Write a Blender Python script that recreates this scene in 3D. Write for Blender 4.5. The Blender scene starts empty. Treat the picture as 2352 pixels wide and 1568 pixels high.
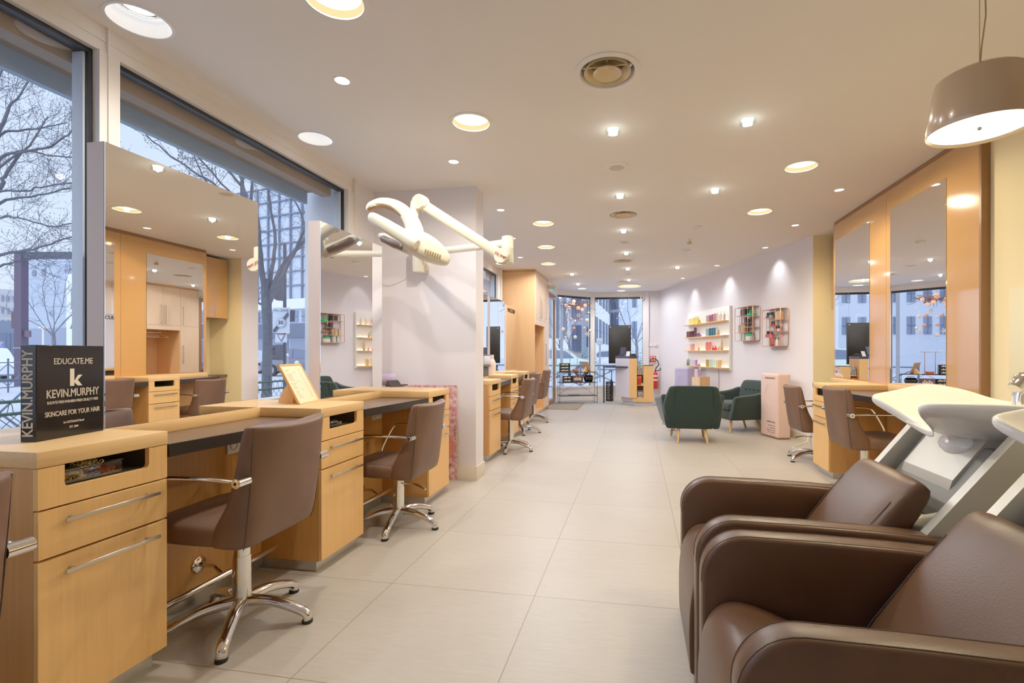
import bpy, bmesh, math, random
from mathutils import Vector, Matrix
PI = math.pi
C = bpy.context.scene.collection
sc = bpy.context.scene

# ------------------------------------------------------------------ camera
F_PX, YAW, CX, CY, CAM_H = 1121.99, 0.1807, 1257.5, 811.1, 1.185
cam_d = bpy.data.cameras.new('camera')
cam_d.sensor_width = 36.0
cam_d.lens = F_PX / 2352 * 36.0
cam_d.shift_x = -(CX - 1176) / 2352
cam_d.shift_y = (CY - 784) / 2352
cam_d.clip_start, cam_d.clip_end = 0.05, 400
cam = bpy.data.objects.new('camera', cam_d)
C.objects.link(cam)
cam.location = (0, 0, CAM_H)
cam.rotation_euler = (PI / 2, 0, YAW)
sc.camera = cam
_c, _s = math.cos(YAW), math.sin(YAW)
def at(px, py, d):
    """world point seen at photo pixel px, py at depth d metres from the camera plane"""
    r = (px - CX) / F_PX * d
    return Vector((_c * r - _s * d, _s * r + _c * d, CAM_H - (py - CY) / F_PX * d))
def onZ(px, py, z):
    d = (z - CAM_H) / (-(py - CY) / F_PX)
    return at(px, py, d)

# ------------------------------------------------------------------ tags
def tag(o, label=None, cat=None, group=None, kind=None):
    if label: o['label'] = label
    if cat: o['category'] = cat
    if group: o['group'] = group
    if kind: o['kind'] = kind
    return o
def thing(name, label, cat, loc=(0, 0, 0), rz=0.0, group=None):
    o = bpy.data.objects.new(name, None)
    C.objects.link(o)
    o.empty_display_size = 0.1
    o.location = loc
    o.rotation_euler = (0, 0, rz)
    return tag(o, label, cat, group)
def copy_tree(o, parent=None, skip=()):
    c = o.copy()
    C.objects.link(c)
    c.parent = parent
    for ch in list(o.children):
        if ch.name.split('.')[0] in skip: continue
        copy_tree(ch, c, skip)
    return c
ORD = ['first', 'second', 'third', 'fourth', 'fifth', 'sixth', 'seventh', 'eighth', 'ninth', 'tenth', 'eleventh', 'twelfth']

# ------------------------------------------------------------------ mesh builder
class M:
    def __init__(s): s.v, s.f, s.m, s.sm = [], [], [], []
    def add(s, vs, fs, mi=0, smooth=False):
        b = len(s.v)
        s.v += [tuple(v) for v in vs]
        for f in fs:
            s.f.append([i + b for i in f]); s.m.append(mi); s.sm.append(smooth)
        return s
    def box(s, x0, x1, y0, y1, z0, z1, mi=0):
        vs = [(x, y, z) for z in (z0, z1) for y in (y0, y1) for x in (x0, x1)]
        return s.add(vs, [(0, 2, 3, 1), (4, 5, 7, 6), (0, 1, 5, 4), (2, 6, 7, 3), (0, 4, 6, 2), (1, 3, 7, 5)], mi)
    def rbox(s, x0, x1, y0, y1, z0, z1, r=0.01, seg=2, mi=0, mat=None):
        bm = bmesh.new()
        bmesh.ops.create_cube(bm, size=1)
        for v in bm.verts:
            v.co = Vector((x0 + (v.co.x + .5) * (x1 - x0), y0 + (v.co.y + .5) * (y1 - y0), z0 + (v.co.z + .5) * (z1 - z0)))
        r = min(r, .499 * min(x1 - x0, y1 - y0, z1 - z0))
        bmesh.ops.bevel(bm, geom=bm.edges[:], offset=r, segments=seg, profile=.5, affect='EDGES')
        return s.bm(bm, mi, True, mat)
    def bm(s, bm, mi=0, smooth=False, mat=None):
        bm.verts.index_update()
        vs = [(mat @ v.co) if mat else v.co for v in bm.verts]
        s.add(vs, [[v.index for v in f.verts] for f in bm.faces], mi, smooth)
        bm.free()
        return s
    def poly(s, pts, mi=0): return s.add(pts, [list(range(len(pts)))], mi)
    def prism(s, pts, a, b, axis='z', mi=0, smooth=False):
        """closed 2-d outline extruded from a to b along axis"""
        def P(p, t):
            if axis == 'z': return (p[0], p[1], t)
            if axis == 'y': return (p[0], t, p[1])
            return (t, p[0], p[1])
        n = len(pts)
        vs = [P(p, a) for p in pts] + [P(p, b) for p in pts]
        s.add(vs, [[i, (i + 1) % n, n + (i + 1) % n, n + i] for i in range(n)], mi, smooth)
        return s.add(vs, [list(range(n))[::-1], list(range(n, 2 * n))], mi)
    def loft(s, secs, mi=0, caps=True, smooth=True, closed=True):
        n = len(secs[0]); vs = [p for c in secs for p in c]; fs = []
        for k in range(len(secs) - 1):
            for i in range(n if closed else n - 1):
                j = (i + 1) % n
                fs.append((k * n + i, k * n + j, (k + 1) * n + j, (k + 1) * n + i))
        if caps: fs += [list(range(n))[::-1], [(len(secs) - 1) * n + i for i in range(n)]]
        return s.add(vs, fs, mi, smooth)
    def tube(s, path, r, n=8, mi=0, caps=True, flat=1.0, up=None):
        path = [Vector(p) for p in path]; rs = r if isinstance(r, (list, tuple)) else [r] * len(path)
        secs = []; prev = None
        for i, p in enumerate(path):
            t = (path[min(i + 1, len(path) - 1)] - path[max(i - 1, 0)])
            t = t.normalized() if t.length > 1e-9 else Vector((0, 0, 1))
            if prev is None:
                a = Vector(up) if up else (Vector((0, 0, 1)) if abs(t.z) < .9 else Vector((1, 0, 0)))
                u = (a - t * a.dot(t)).normalized()
            else:
                u = prev - t * prev.dot(t)
                u = u.normalized() if u.length > 1e-6 else prev
            prev = u; w = t.cross(u)
            secs.append([p + (u * math.cos(2 * PI * k / n) * flat + w * math.sin(2 * PI * k / n)) * rs[i] for k in range(n)])
        return s.loft(secs, mi, caps)
    def lathe(s, prof, n=24, c=(0, 0, 0), mi=0, smooth=True, mat=None, caps=False):
        """profile of (r, z) pairs turned about z"""
        vs, fs = [], []
        for (r, z) in prof:
            for k in range(n):
                a = 2 * PI * k / n
                vs.append(Vector((c[0] + r * math.cos(a), c[1] + r * math.sin(a), c[2] + z)))
        for i in range(len(prof) - 1):
            for k in range(n):
                j = (k + 1) % n
                fs.append((i * n + k, i * n + j, (i + 1) * n + j, (i + 1) * n + k))
        if caps: fs += [list(range(n))[::-1], [(len(prof) - 1) * n + k for k in range(n)]]
        if mat: vs = [mat @ v for v in vs]
        return s.add(vs, fs, mi, smooth)
    def stube(s, path, r, n=8, mi=0, k=4, **kw):
        P = [Vector(p) for p in path]; R_ = r if isinstance(r, (list, tuple)) else [r] * len(P); out, rr = [], []
        for i in range(len(P) - 1):
            p0, p1, p2, p3 = P[max(i - 1, 0)], P[i], P[i + 1], P[min(i + 2, len(P) - 1)]
            for j in range(k):
                t = j / k
                out.append(.5 * ((2 * p1) + (p2 - p0) * t + (2 * p0 - 5 * p1 + 4 * p2 - p3) * t * t + (3 * p1 - p0 - 3 * p2 + p3) * t ** 3)); rr.append(R_[i] + (R_[i + 1] - R_[i]) * t)
        return s.tube(out + [P[-1]], rr + [R_[-1]], n, mi, **kw)
    def cyl(s, p0, p1, r, n=16, mi=0): return s.tube([p0, p1], r, n, mi)
    def ball(s, c, r, n=12, mi=0, sz=1.0):
        m = max(4, n // 2)
        return s.lathe([(max(r * math.sin(PI * k / m), 1e-5), -r * sz * math.cos(PI * k / m)) for k in range(m + 1)], n, c, mi)
    def build(s, name, mats, parent=None, subsurf=0, sharp=40):
        me = bpy.data.meshes.new(name)
        me.from_pydata(s.v, [], s.f)
        if not isinstance(mats, (list, tuple)): mats = [mats]
        for m in mats: me.materials.append(m)
        me.polygons.foreach_set('material_index', s.m)
        me.polygons.foreach_set('use_smooth', s.sm)
        bm = bmesh.new(); bm.from_mesh(me)
        bmesh.ops.remove_doubles(bm, verts=bm.verts[:], dist=1e-5)
        bmesh.ops.recalc_face_normals(bm, faces=bm.faces[:])
        if sharp and any(s.sm):
            for e in bm.edges:
                if len(e.link_faces) == 2 and e.calc_face_angle(0) > math.radians(sharp): e.smooth = False
        bm.to_mesh(me); bm.free()
        o = bpy.data.objects.new(name, me)
        C.objects.link(o)
        if parent: o.parent = parent
        if subsurf:
            md = o.modifiers.new('sub', 'SUBSURF'); md.levels = md.render_levels = subsurf
        return o
def struct(name, m, mats, **k):
    return tag(m.build(name, mats, **k), kind='structure')
def text_mesh(name, txt, size, mat_, parent, loc, rot, align='CENTER', bold=0.0, depth=0.0003, xs=1.0, fit=None):
    cu = bpy.data.curves.new(name, 'FONT')
    cu.body = txt; cu.size = size; cu.align_x = align; cu.align_y = 'CENTER'
    cu.offset = 0; cu.extrude = depth
    cu.resolution_u = 3
    t = bpy.data.objects.new('tmp_text', cu); C.objects.link(t)
    bpy.context.view_layer.update()
    me = bpy.data.meshes.new_from_object(t.evaluated_get(bpy.context.evaluated_depsgraph_get()))
    bpy.data.objects.remove(t); bpy.data.curves.remove(cu)
    if bold:                       # heavier strokes: the same outlines set side by side
        v0 = [v.co.copy() for v in me.vertices]; f0 = [list(p.vertices) for p in me.polygons]; b = size * .017; V, F_ = [], []
        for dx, dy in ((-b, 0), (b, 0), (0, b * .7), (0, -b * .7), (0, 0)):
            o_ = len(V); V += [(v.x + dx, v.y + dy, v.z) for v in v0]; F_ += [[i + o_ for i in f] for f in f0]
        bpy.data.meshes.remove(me); me = bpy.data.meshes.new(name); me.from_pydata(V, [], F_)
    me.name = name
    me.materials.clear(); me.materials.append(mat_)
    o = bpy.data.objects.new(name, me); C.objects.link(o)
    o.parent = parent; o.location = loc; o.rotation_euler = rot; 
    if fit:
        wd = max(v.co.x for v in me.vertices) - min(v.co.x for v in me.vertices); xs = fit / wd
    o.scale = (xs, 1, 1)
    return o

# ------------------------------------------------------------------ materials
def lin(c):
    c = c / 255.0
    return c / 12.92 if c <= .04045 else ((c + .055) / 1.055) ** 2.4
def rgb(r, g, b): return (lin(r), lin(g), lin(b), 1)
def nt(name):
    m = bpy.data.materials.new(name); m.use_nodes = True
    n = m.node_tree; b = n.nodes['Principled BSDF']
    return m, n, b
def N(n, t, **k):
    x = n.nodes.new(t)
    for a, v in k.items():
        if a in x.inputs.keys(): x.inputs[a].default_value = v
        else: setattr(x, a, v)
    return x
def mat(name, col, rough=.5, metal=0.0, coat=0.0, bump=0.0, bscale=200, var=0.0, vscale=8, emit=None, es=0, sheen=0.0, spec=.5, stretch=None, trans=0.0, alpha=1.0):
    m, n, b = nt(name)
    L = n.links.new
    b.inputs['Base Color'].default_value = col
    b.inputs['Roughness'].default_value = rough
    b.inputs['Metallic'].default_value = metal
    b.inputs['Coat Weight'].default_value = coat
    b.inputs['Coat Roughness'].default_value = .05
    b.inputs['Specular IOR Level'].default_value = spec
    b.inputs['Sheen Weight'].default_value = sheen
    b.inputs['Transmission Weight'].default_value = trans
    b.inputs['Alpha'].default_value = alpha
    if emit:
        b.inputs['Emission Color'].default_value = emit; b.inputs['Emission Strength'].default_value = es
    if bump or var:
        tc = N(n, 'ShaderNodeTexCoord'); mp = N(n, 'ShaderNodeMapping')
        L(tc.outputs['Object'], mp.inputs['Vector'])
        if stretch: mp.inputs['Scale'].default_value = stretch
    if bump:
        no = N(n, 'ShaderNodeTexNoise', Scale=bscale, Detail=3.0)
        L(mp.outputs[0], no.inputs['Vector'])
        bp = N(n, 'ShaderNodeBump', Strength=bump, Distance=.002)
        L(no.outputs['Fac'], bp.inputs['Height']); L(bp.outputs[0], b.inputs['Normal'])
    if var:
        no2 = N(n, 'ShaderNodeTexNoise', Scale=vscale, Detail=4.0)
        L(mp.outputs[0], no2.inputs['Vector'])
        rp = N(n, 'ShaderNodeMapRange'); rp.inputs[1].default_value = .3; rp.inputs[2].default_value = .7
        rp.inputs[3].default_value = 1 - var; rp.inputs[4].default_value = 1 + var
        L(no2.outputs['Fac'], rp.inputs[0])
        mx = N(n, 'ShaderNodeMix', data_type='RGBA', blend_type='MULTIPLY')
        mx.inputs[0].default_value = 1
        mx.inputs[6].default_value = col
        L(rp.outputs[0], mx.inputs[7]); L(mx.outputs[2], b.inputs['Base Color'])
    return m
def emis(name, col, s):
    m, n, b = nt(name)
    b.inputs['Base Color'].default_value = (0, 0, 0, 1)
    b.inputs['Specular IOR Level'].default_value = 0
    b.inputs['Emission Color'].default_value = col; b.inputs['Emission Strength'].default_value = s
    return m
def glass_pane(name, tint=(1, 1, 1, 1), refl=.05):
    m, n, b = nt(name); n.nodes.remove(b); L = n.links.new
    out = n.nodes['Material Output']
    tr = N(n, 'ShaderNodeBsdfTransparent'); tr.inputs['Color'].default_value = tint
    gl = N(n, 'ShaderNodeBsdfGlossy'); gl.inputs['Roughness'].default_value = 0
    fr = N(n, 'ShaderNodeLayerWeight', Blend=.5)
    pw = N(n, 'ShaderNodeMath', operation='POWER'); pw.inputs[1].default_value = 4.0
    mr = N(n, 'ShaderNodeMapRange'); mr.inputs[3].default_value = refl; mr.inputs[4].default_value = .75
    mx = N(n, 'ShaderNodeMixShader')
    L(fr.outputs['Facing'], pw.inputs[0]); L(pw.outputs[0], mr.inputs[0]); L(mr.outputs[0], mx.inputs[0])
    L(tr.outputs[0], mx.inputs[1]); L(gl.outputs[0], mx.inputs[2]); L(mx.outputs[0], out.inputs['Surface'])
    return m
def wood(name, col, axis='z', rough=.42, contrast=.16, scale=1.0):
    m, n, b = nt(name); L = n.links.new
    tc = N(n, 'ShaderNodeTexCoord'); mp = N(n, 'ShaderNodeMapping'); L(tc.outputs['Object'], mp.inputs['Vector'])
    lo, hi = 2.2 * scale, 70 * scale
    mp.inputs['Scale'].default_value = {'z': (hi, hi, lo), 'y': (hi, lo, hi), 'x': (lo, hi, hi)}[axis]
    no = N(n, 'ShaderNodeTexNoise', Scale=1.0, Detail=5.0, Roughness=.6, Distortion=.35); L(mp.outputs[0], no.inputs['Vector'])
    cr = N(n, 'ShaderNodeValToRGB'); e = cr.color_ramp.elements
    e[0].position = .32; e[1].position = .68
    e[0].color = tuple(col[i] * (1 - contrast) for i in range(3)) + (1,)
    e[1].color = tuple(min(1, col[i] * (1 + contrast)) for i in range(3)) + (1,)
    L(no.outputs['Fac'], cr.inputs[0]); L(cr.outputs[0], b.inputs['Base Color'])
    bp = N(n, 'ShaderNodeBump', Strength=.08, Distance=.001); L(no.outputs['Fac'], bp.inputs['Height']); L(bp.outputs[0], b.inputs['Normal'])
    b.inputs['Roughness'].default_value = rough
    return m
def floor_mat():
    m, n, b = nt('floor_tiles'); L = n.links.new
    tc = N(n, 'ShaderNodeTexCoord'); sp = N(n, 'ShaderNodeSeparateXYZ'); L(tc.outputs['Object'], sp.inputs[0])
    def line(src, off):
        a = N(n, 'ShaderNodeMath', operation='SUBTRACT'); L(src, a.inputs[0]); a.inputs[1].default_value = off
        d = N(n, 'ShaderNodeMath', operation='DIVIDE'); L(a.outputs[0], d.inputs[0]); d.inputs[1].default_value = .75
        f = N(n, 'ShaderNodeMath', operation='FLOOR'); L(d.outputs[0], f.inputs[0])
        r = N(n, 'ShaderNodeMath', operation='SUBTRACT'); L(d.outputs[0], r.inputs[0]); L(f.outputs[0], r.inputs[1])
        h = N(n, 'ShaderNodeMath', operation='SUBTRACT'); L(r.outputs[0], h.inputs[0]); h.inputs[1].default_value = .5
        ab = N(n, 'ShaderNodeMath', operation='ABSOLUTE'); L(h.outputs[0], ab.inputs[0])
        g = N(n, 'ShaderNodeMath', operation='GREATER_THAN'); L(ab.outputs[0], g.inputs[0]); g.inputs[1].default_value = .5 - .0016 / .75
        return g, f
    gx, fx = line(sp.outputs['X'], -1.2404); gy, fy = line(sp.outputs['Y'], 2.3353)
    mxg = N(n, 'ShaderNodeMath', operation='MAXIMUM'); L(gx.outputs[0], mxg.inputs[0]); L(gy.outputs[0], mxg.inputs[1])
    cb = N(n, 'ShaderNodeCombineXYZ'); L(fx.outputs[0], cb.inputs[0]); L(fy.outputs[0], cb.inputs[1])
    wn = N(n, 'ShaderNodeTexWhiteNoise', noise_dimensions='3D'); L(cb.outputs[0], wn.inputs['Vector'])
    # fine rippled sandstone relief, shifted and turned a little from tile to tile
    ad = N(n, 'ShaderNodeVectorMath', operation='SCALE'); L(wn.outputs['Color'], ad.inputs[0]); ad.inputs['Scale'].default_value = 9
    av = N(n, 'ShaderNodeVectorMath', operation='ADD'); L(tc.outputs['Object'], av.inputs[0]); L(ad.outputs[0], av.inputs[1])
    mp = N(n, 'ShaderNodeMapping'); mp.inputs['Rotation'].default_value = (0, 0, .5); mp.inputs['Scale'].default_value = (9, 95, 1)
    L(av.outputs[0], mp.inputs[0])
    no = N(n, 'ShaderNodeTexNoise', Scale=1.0, Detail=2.5, Distortion=.8); L(mp.outputs[0], no.inputs['Vector'])
    cr = N(n, 'ShaderNodeValToRGB'); e = cr.color_ramp.elements
    e[0].position, e[1].position = .3, .72
    e[0].color, e[1].color = rgb(174, 165, 152), rgb(182, 174, 162)
    L(no.outputs['Fac'], cr.inputs[0])
    vr = N(n, 'ShaderNodeMapRange'); vr.inputs[3].default_value = .96; vr.inputs[4].default_value = 1.04; L(wn.outputs['Value'], vr.inputs[0])
    mu = N(n, 'ShaderNodeMix', data_type='RGBA', blend_type='MULTIPLY'); mu.inputs[0].default_value = 1
    L(cr.outputs[0], mu.inputs[6]); L(vr.outputs[0], mu.inputs[7])
    gm = N(n, 'ShaderNodeMix', data_type='RGBA'); L(mxg.outputs[0], gm.inputs[0]); L(mu.outputs[2], gm.inputs[6]); gm.inputs[7].default_value = rgb(120, 98, 70)
    L(gm.outputs[2], b.inputs['Base Color'])
    bp = N(n, 'ShaderNodeBump', Strength=.12, Distance=.002); L(no.outputs['Fac'], bp.inputs['Height']); L(bp.outputs[0], b.inputs['Normal'])
    b.inputs['Roughness'].default_value = .42
    return m
def speckle(name, a, b_, scale=60, rough=.5):
    m, n, b = nt(name); L = n.links.new
    tc = N(n, 'ShaderNodeTexCoord'); vo = N(n, 'ShaderNodeTexNoise', Scale=scale, Detail=2.0); L(tc.outputs['Object'], vo.inputs['Vector'])
    cr = N(n, 'ShaderNodeValToRGB'); e = cr.color_ramp.elements; e[0].position, e[1].position = .47, .53
    e[0].color, e[1].color = a, b_
    L(vo.outputs['Fac'], cr.inputs[0]); L(cr.outputs[0], b.inputs['Base Color']); b.inputs['Roughness'].default_value = rough
    return m

W_WALL = mat('wall_paint', rgb(228, 222, 226), .8, bump=.05, bscale=300)
W_CEIL = mat('ceiling_paint', rgb(236, 229, 222), .85, bump=.04, bscale=260)
W_CREAM = mat('cream_wall_paint', rgb(234, 216, 168), .8, bump=.05, bscale=300)
FLOOR = floor_mat()
WOOD = wood('beech_veneer', rgb(232, 180, 110), 'z', contrast=.05)
WOOD_Y = wood('beech_veneer_long', rgb(230, 186, 124), 'y', contrast=.07)
WOOD_D = wood('beech_side', rgb(206, 146, 80), 'z', contrast=.08)
DESK = wood('walnut_laminate', rgb(98, 72, 52), 'y', rough=.3, contrast=.12)
BLACK = mat('black_edge', rgb(38, 30, 24), .35)
LEATHER = mat('brown_leather', rgb(108, 78, 60), .48, spec=.35, bump=.35, bscale=180, var=.12, vscale=5)
SEAM = mat('dark_seam', rgb(62, 44, 35), .6)
LEATHER_B = mat('dark_brown_leather', rgb(84, 57, 40), .38, bump=.3, bscale=170, var=.14, vscale=5, spec=.3)
CHROME = mat('chrome', (.78, .76, .73, 1), .08, 1.0)
ALU = mat('brushed_aluminium', (.62, .58, .52, 1), .32, 1.0)
STEEL = mat('satin_steel', (.58, .52, .42, 1), .28, 1.0)
MIRROR = mat('mirror_silver', (.93, .92, .90, 1), 0.0, 1.0)
TAUPE = mat('taupe_panel', rgb(206, 188, 180), .6, bump=.05, bscale=150)
LACQ = mat('caramel_lacquer', rgb(194, 144, 84), .12, coat=1.0)
LACQ_D = mat('dark_caramel', rgb(140, 98, 58), .3)
WHITE = mat('white_plastic', rgb(236, 232, 222), .35)
IVORY = mat('ivory_plastic', rgb(236, 228, 205), .28, coat=.3)
CERAMIC = mat('white_ceramic', rgb(240, 238, 234), .08, coat=.6)
GREYM_ = mat('recess_shade_moulding', rgb(150, 148, 140), .45, bump=.1, bscale=400)  # darker copy of the moulding, with the recess shading put into its colour
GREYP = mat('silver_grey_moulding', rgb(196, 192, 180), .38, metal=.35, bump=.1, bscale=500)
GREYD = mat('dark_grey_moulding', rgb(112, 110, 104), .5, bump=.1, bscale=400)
RUBBER = mat('black_rubber', rgb(22, 20, 20), .7)
DARK = mat('niche_shade_and_base', rgb(88, 85, 72), .6)  # painted shade of the cabinet niches; also a dark device base
FRAMEW = mat('window_frame_white', rgb(232, 224, 216), .4)
GASKET = mat('black_gasket', rgb(14, 16, 22), .4)
PANE = glass_pane('window_pane')
CLEAR = glass_pane('clear_glass', (.93, .97, .95, 1), .08)
FELT = mat('green_felt', rgb(16, 40, 36), .95, bump=.5, bscale=600, sheen=.22, var=.15, vscale=60)
LEGW = wood('pale_oak', rgb(214, 170, 104), 'z')
COPPER = mat('copper_wire', (.72, .40, .26, 1), .3, 1.0)
INK = mat('black_ink', rgb(30, 26, 26), .6)
COVER = mat('glossy_black_card', rgb(17, 13, 11), .2, coat=.12, spec=.3, bump=.12, bscale=45)
PRINT = mat('pale_print', rgb(222, 210, 190), .5, emit=rgb(222, 210, 190), es=.05)
PAPER = mat('menu_paper', rgb(240, 226, 190), .6)
GREYINK = mat('grey_print', rgb(170, 155, 125), .7)
PINK = mat('blush_plastic', rgb(226, 192, 178), .5, bump=.05)
LILAC = mat('lilac_plastic', rgb(176, 166, 204), .5)
GLOW = emis('lamp_glow', (1.0, .92, .62, 1), 3.2)
GLOWY = emis('lamp_reflector_glow', (1.0, .80, .36, 1), .95)
GLOWW = emis('spot_glow', (1.0, .95, .88, 1), 14)
LEDY = emis('led_strip_glow', (1.0, .90, .50, 1), 7)
REFL = mat('white_reflector', rgb(240, 238, 234), .3)
GOLDRING = mat('diffuser_metal', rgb(214, 190, 146), .3, metal=.2)
# ================================================================== room shell
ZC = 2.745
FLOORPLAN = [(-2.62, -2.0), (2.5, -2.0), (2.5, 6.2), (3.0, 6.2), (3.0, 7.1), (2.42, 7.1), (.70, 12.75), (-1.15, 12.72), (-2.12, 11.8), (-2.12, 10.3), (-2.62, 10.3)]
struct('floor', M().prism(FLOORPLAN, -.12, 0), FLOOR)
CEIL_PLAN = [(-2.62, -2.0), (2.5, -2.0), (2.5, 6.2), (3.0, 6.2), (3.0, 7.1), (2.42, 7.1), (.70, 12.78), (-1.15, 12.75), (-2.16, 11.8), (-2.16, 10.3), (-2.62, 10.3)]

LAMPS = dict(
 R=[(-1.103, 3.161), (-1.314, 1.953), (1.353, 4.403), (1.333, 5.716), (-1.104, 5.766), (-1.307, 7.049), (-1.52, 8.375), (-.165, 11.55)],
 G=[onZ(*p, ZC)[:2] for p in ((1408, 297), (1717, 275), (1424, 447), (1642, 435), (1432.4, 529), (1438.4, 580), (1441.8, 616), (1444.4, 642), (1314, 628.6), (1327.7, 651.4), (1556, 613))],
 S=[onZ(*p, ZC)[:2] for p in ((786, 185), (1042, 371), (1150, 482), (1177.3, 547), (1194.9, 590.8), (1927.4, 436), (1826.7, 517), (1757.5, 568.4), (1647, 609.5), (1568, 638.7))],
 W=[(-2.30, 1.915), (-2.30, 3.193), (-2.29, 8.2), (-1.298, 11.72), (-.38, 12.3)],
 V=[onZ(*p, ZC)[:2] for p in ((1395, 165), (1431.7, 491.7), (1430, 598.3), (1434, 645.8))])
R_RAD = [.128] * 7 + [.27]
W_RAD = [.125, .115, .12, .11, .11]
cut = M()
for (x, y), r in zip(LAMPS['R'], R_RAD): cut.lathe([(r, -.05), (r, .2)], 32, (x, y, ZC), smooth=False, caps=True)
for (x, y), r in zip(LAMPS['W'], W_RAD): cut.lathe([(r, -.05), (r, .2)], 32, (x, y, ZC), smooth=False, caps=True)
for (x, y) in LAMPS['S']: cut.lathe([(.043, -.05), (.043, .2)], 20, (x, y, ZC), smooth=False, caps=True)
for (x, y) in LAMPS['V']: cut.lathe([(.152, -.05), (.152, .2)], 32, (x, y, ZC), smooth=False, caps=True)
co = cut.build('cutter', W_CEIL)
ce = M().prism(CEIL_PLAN, ZC, ZC + .09).build('ceiling_blank', W_CEIL)
bo = ce.modifiers.new('holes', 'BOOLEAN'); bo.object = co; bo.operation = 'DIFFERENCE'; bo.solver = 'EXACT'
bpy.context.view_layer.update()
cm = bpy.data.meshes.new_from_object(ce.evaluated_get(bpy.context.evaluated_depsgraph_get()))
bpy.data.objects.remove(ce); bpy.data.objects.remove(co)
cm.name = 'ceiling'
for p in cm.polygons: p.use_smooth = False
ceil = bpy.data.objects.new('ceiling', cm); C.objects.link(ceil); tag(ceil, kind='structure')

# left window wall (x = -2.5), with its frames
m = M().box(-2.62, -2.5, -2, 8.75, 0, .855).box(-2.62, -2.5, 8.75, 10.3, 0, ZC)
struct('wall_left', m, W_WALL)
m = M().box(-2.60, -2.5, -2, 4.0, 2.62, ZC).box(-2.595, -2.495, -2, 4.0, 2.672, 2.676).box(-2.6, -2.5, 4.70, 8.75, 2.62, ZC)
m.box(-2.60, -2.49, 1.885, 1.978, .855, 2.62).box(-2.595, -2.484, 1.92, 1.926, .855, 2.74).box(-2.60, -2.488, 3.90, 4.0, .855, 2.62).box(-2.6, -2.47, 3.985, 4.01, 0, 2.74)
m.box(-2.60, -2.49, 8.6, 8.73, .855, 2.62).box(-2.60, -2.46, 8.73, 8.80, 0, 2.745).box(-2.56, -2.44, -2, 4.0, .845, .875).box(-2.56, -2.44, 4.7, 8.73, .845, .875)
struct('trim_1', m, FRAMEW)
def window_x(name, y0, y1):
    g = M().box(-2.575, -2.53, y0, y1, 2.598, 2.622).box(-2.548, -2.53, y1 - .02, y1, .86, 2.60).box(-2.575, -2.53, y0, y0 + .012, .86, 2.60).box(-2.575, -2.53, y0, y1, .86, .872)
    w = struct(name, g, GASKET)
    M().box(-2.61, -2.548, y1 - .03, y1, .86, 2.60).build('outer_frame', mat('pale_outer_frame', rgb(196, 208, 222), .5), w)
    M().poly([(-2.559, y0 + .012, .872), (-2.559, y1 - .02, .872), (-2.559, y1 - .02, 2.598), (-2.559, y0 + .012, 2.598)]).build('window_pane', PANE, w)
window_x('window_1', -1.2, 1.886)
window_x('window_2', 1.977, 3.902)
window_x('window_3', 4.75, 8.602)
struct('wall_partition', M().box(-2.6, -1.475, 4.36, 4.585, 0, ZC).box(-2.62, -2.5, 4.0, 4.75, 0, ZC), W_WALL)
TILEB = mat('tile_skirting', rgb(216, 204, 184), .45)
struct('baseboard_partition', M().rbox(-2.5, -1.463, 4.348, 4.36, 0, .132, .001).rbox(-1.475, -1.463, 4.3601, 4.597, 0, .132, .001), TILEB)
# outdoor soffit and blind box over the windows
SOFF = mat('taupe_soffit', rgb(158, 142, 126), .7); FASC = mat('blue_grey_fascia', rgb(150, 180, 214), .6)
CONC = mat('pale_pier', rgb(214, 220, 228), .8, var=.04, vscale=4)
struct('trim_2', M().box(-2.86, -2.63, -2, 3.86, 2.60, 2.9).box(-2.72, -2.63, -2, 3.86, 2.555, 2.60), SOFF)
struct('trim_3', M().box(-2.90, -2.86, -2, 3.86, 2.50, 2.9), FASC)
struct('trim_4', M().box(-2.95, -2.63, 3.95, 4.75, -.2, 2.95).box(-2.95, -2.63, 8.72, 10.3, -.2, 2.95).box(-2.86, -2.63, 8.3, 8.72, 2.50, 2.9), CONC)

# right side: lacquer wall, alcove, pilaster, oblique wall
struct('wall_right', M().box(2.362, 2.5, -2, 6.30, 0, ZC), W_CREAM); struct('wall_alcove', M().box(2.365, 2.9, 6.30, 6.352, 0, ZC).box(2.9, 3.0, 6.2, 7.1, 0, ZC), W_CREAM); struct('wall_pilaster', M().box(2.30, 2.9, 7.0, 7.08, 0, ZC), W_CREAM)
ux, uy = (.556 - 2.304) / 5.886, (12.62 - 7.0) / 5.886   # along the oblique wall
nx, ny = -uy, ux                                           # into the room
def obl(s, o): return (2.304 + ux * s + nx * o, 7.0 + uy * s + ny * o)
OBL_RZ = math.atan2(uy, ux)
ob = M().prism([(2.304, 7.0), obl(5.95, 0), (obl(5.95, -.12)), (2.42, 7.08)], 0, ZC)
struct('wall_oblique', ob, W_WALL)
bs = M().prism([obl(.05, 0), obl(5.8, 0), obl(5.8, .012), obl(.05, .012)], 0, .09)
struct('baseboard_oblique', bs, TILEB)
struct('wall_end', M().box(.20, .62, 12.62, 12.74, 0, ZC).box(.20, .30, 12.55, 12.62, 0, ZC), W_WALL)
struct('wall_rear', M().box(-2.62, 2.5, -2.12, -2.0, 0, ZC), W_WALL)

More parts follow.
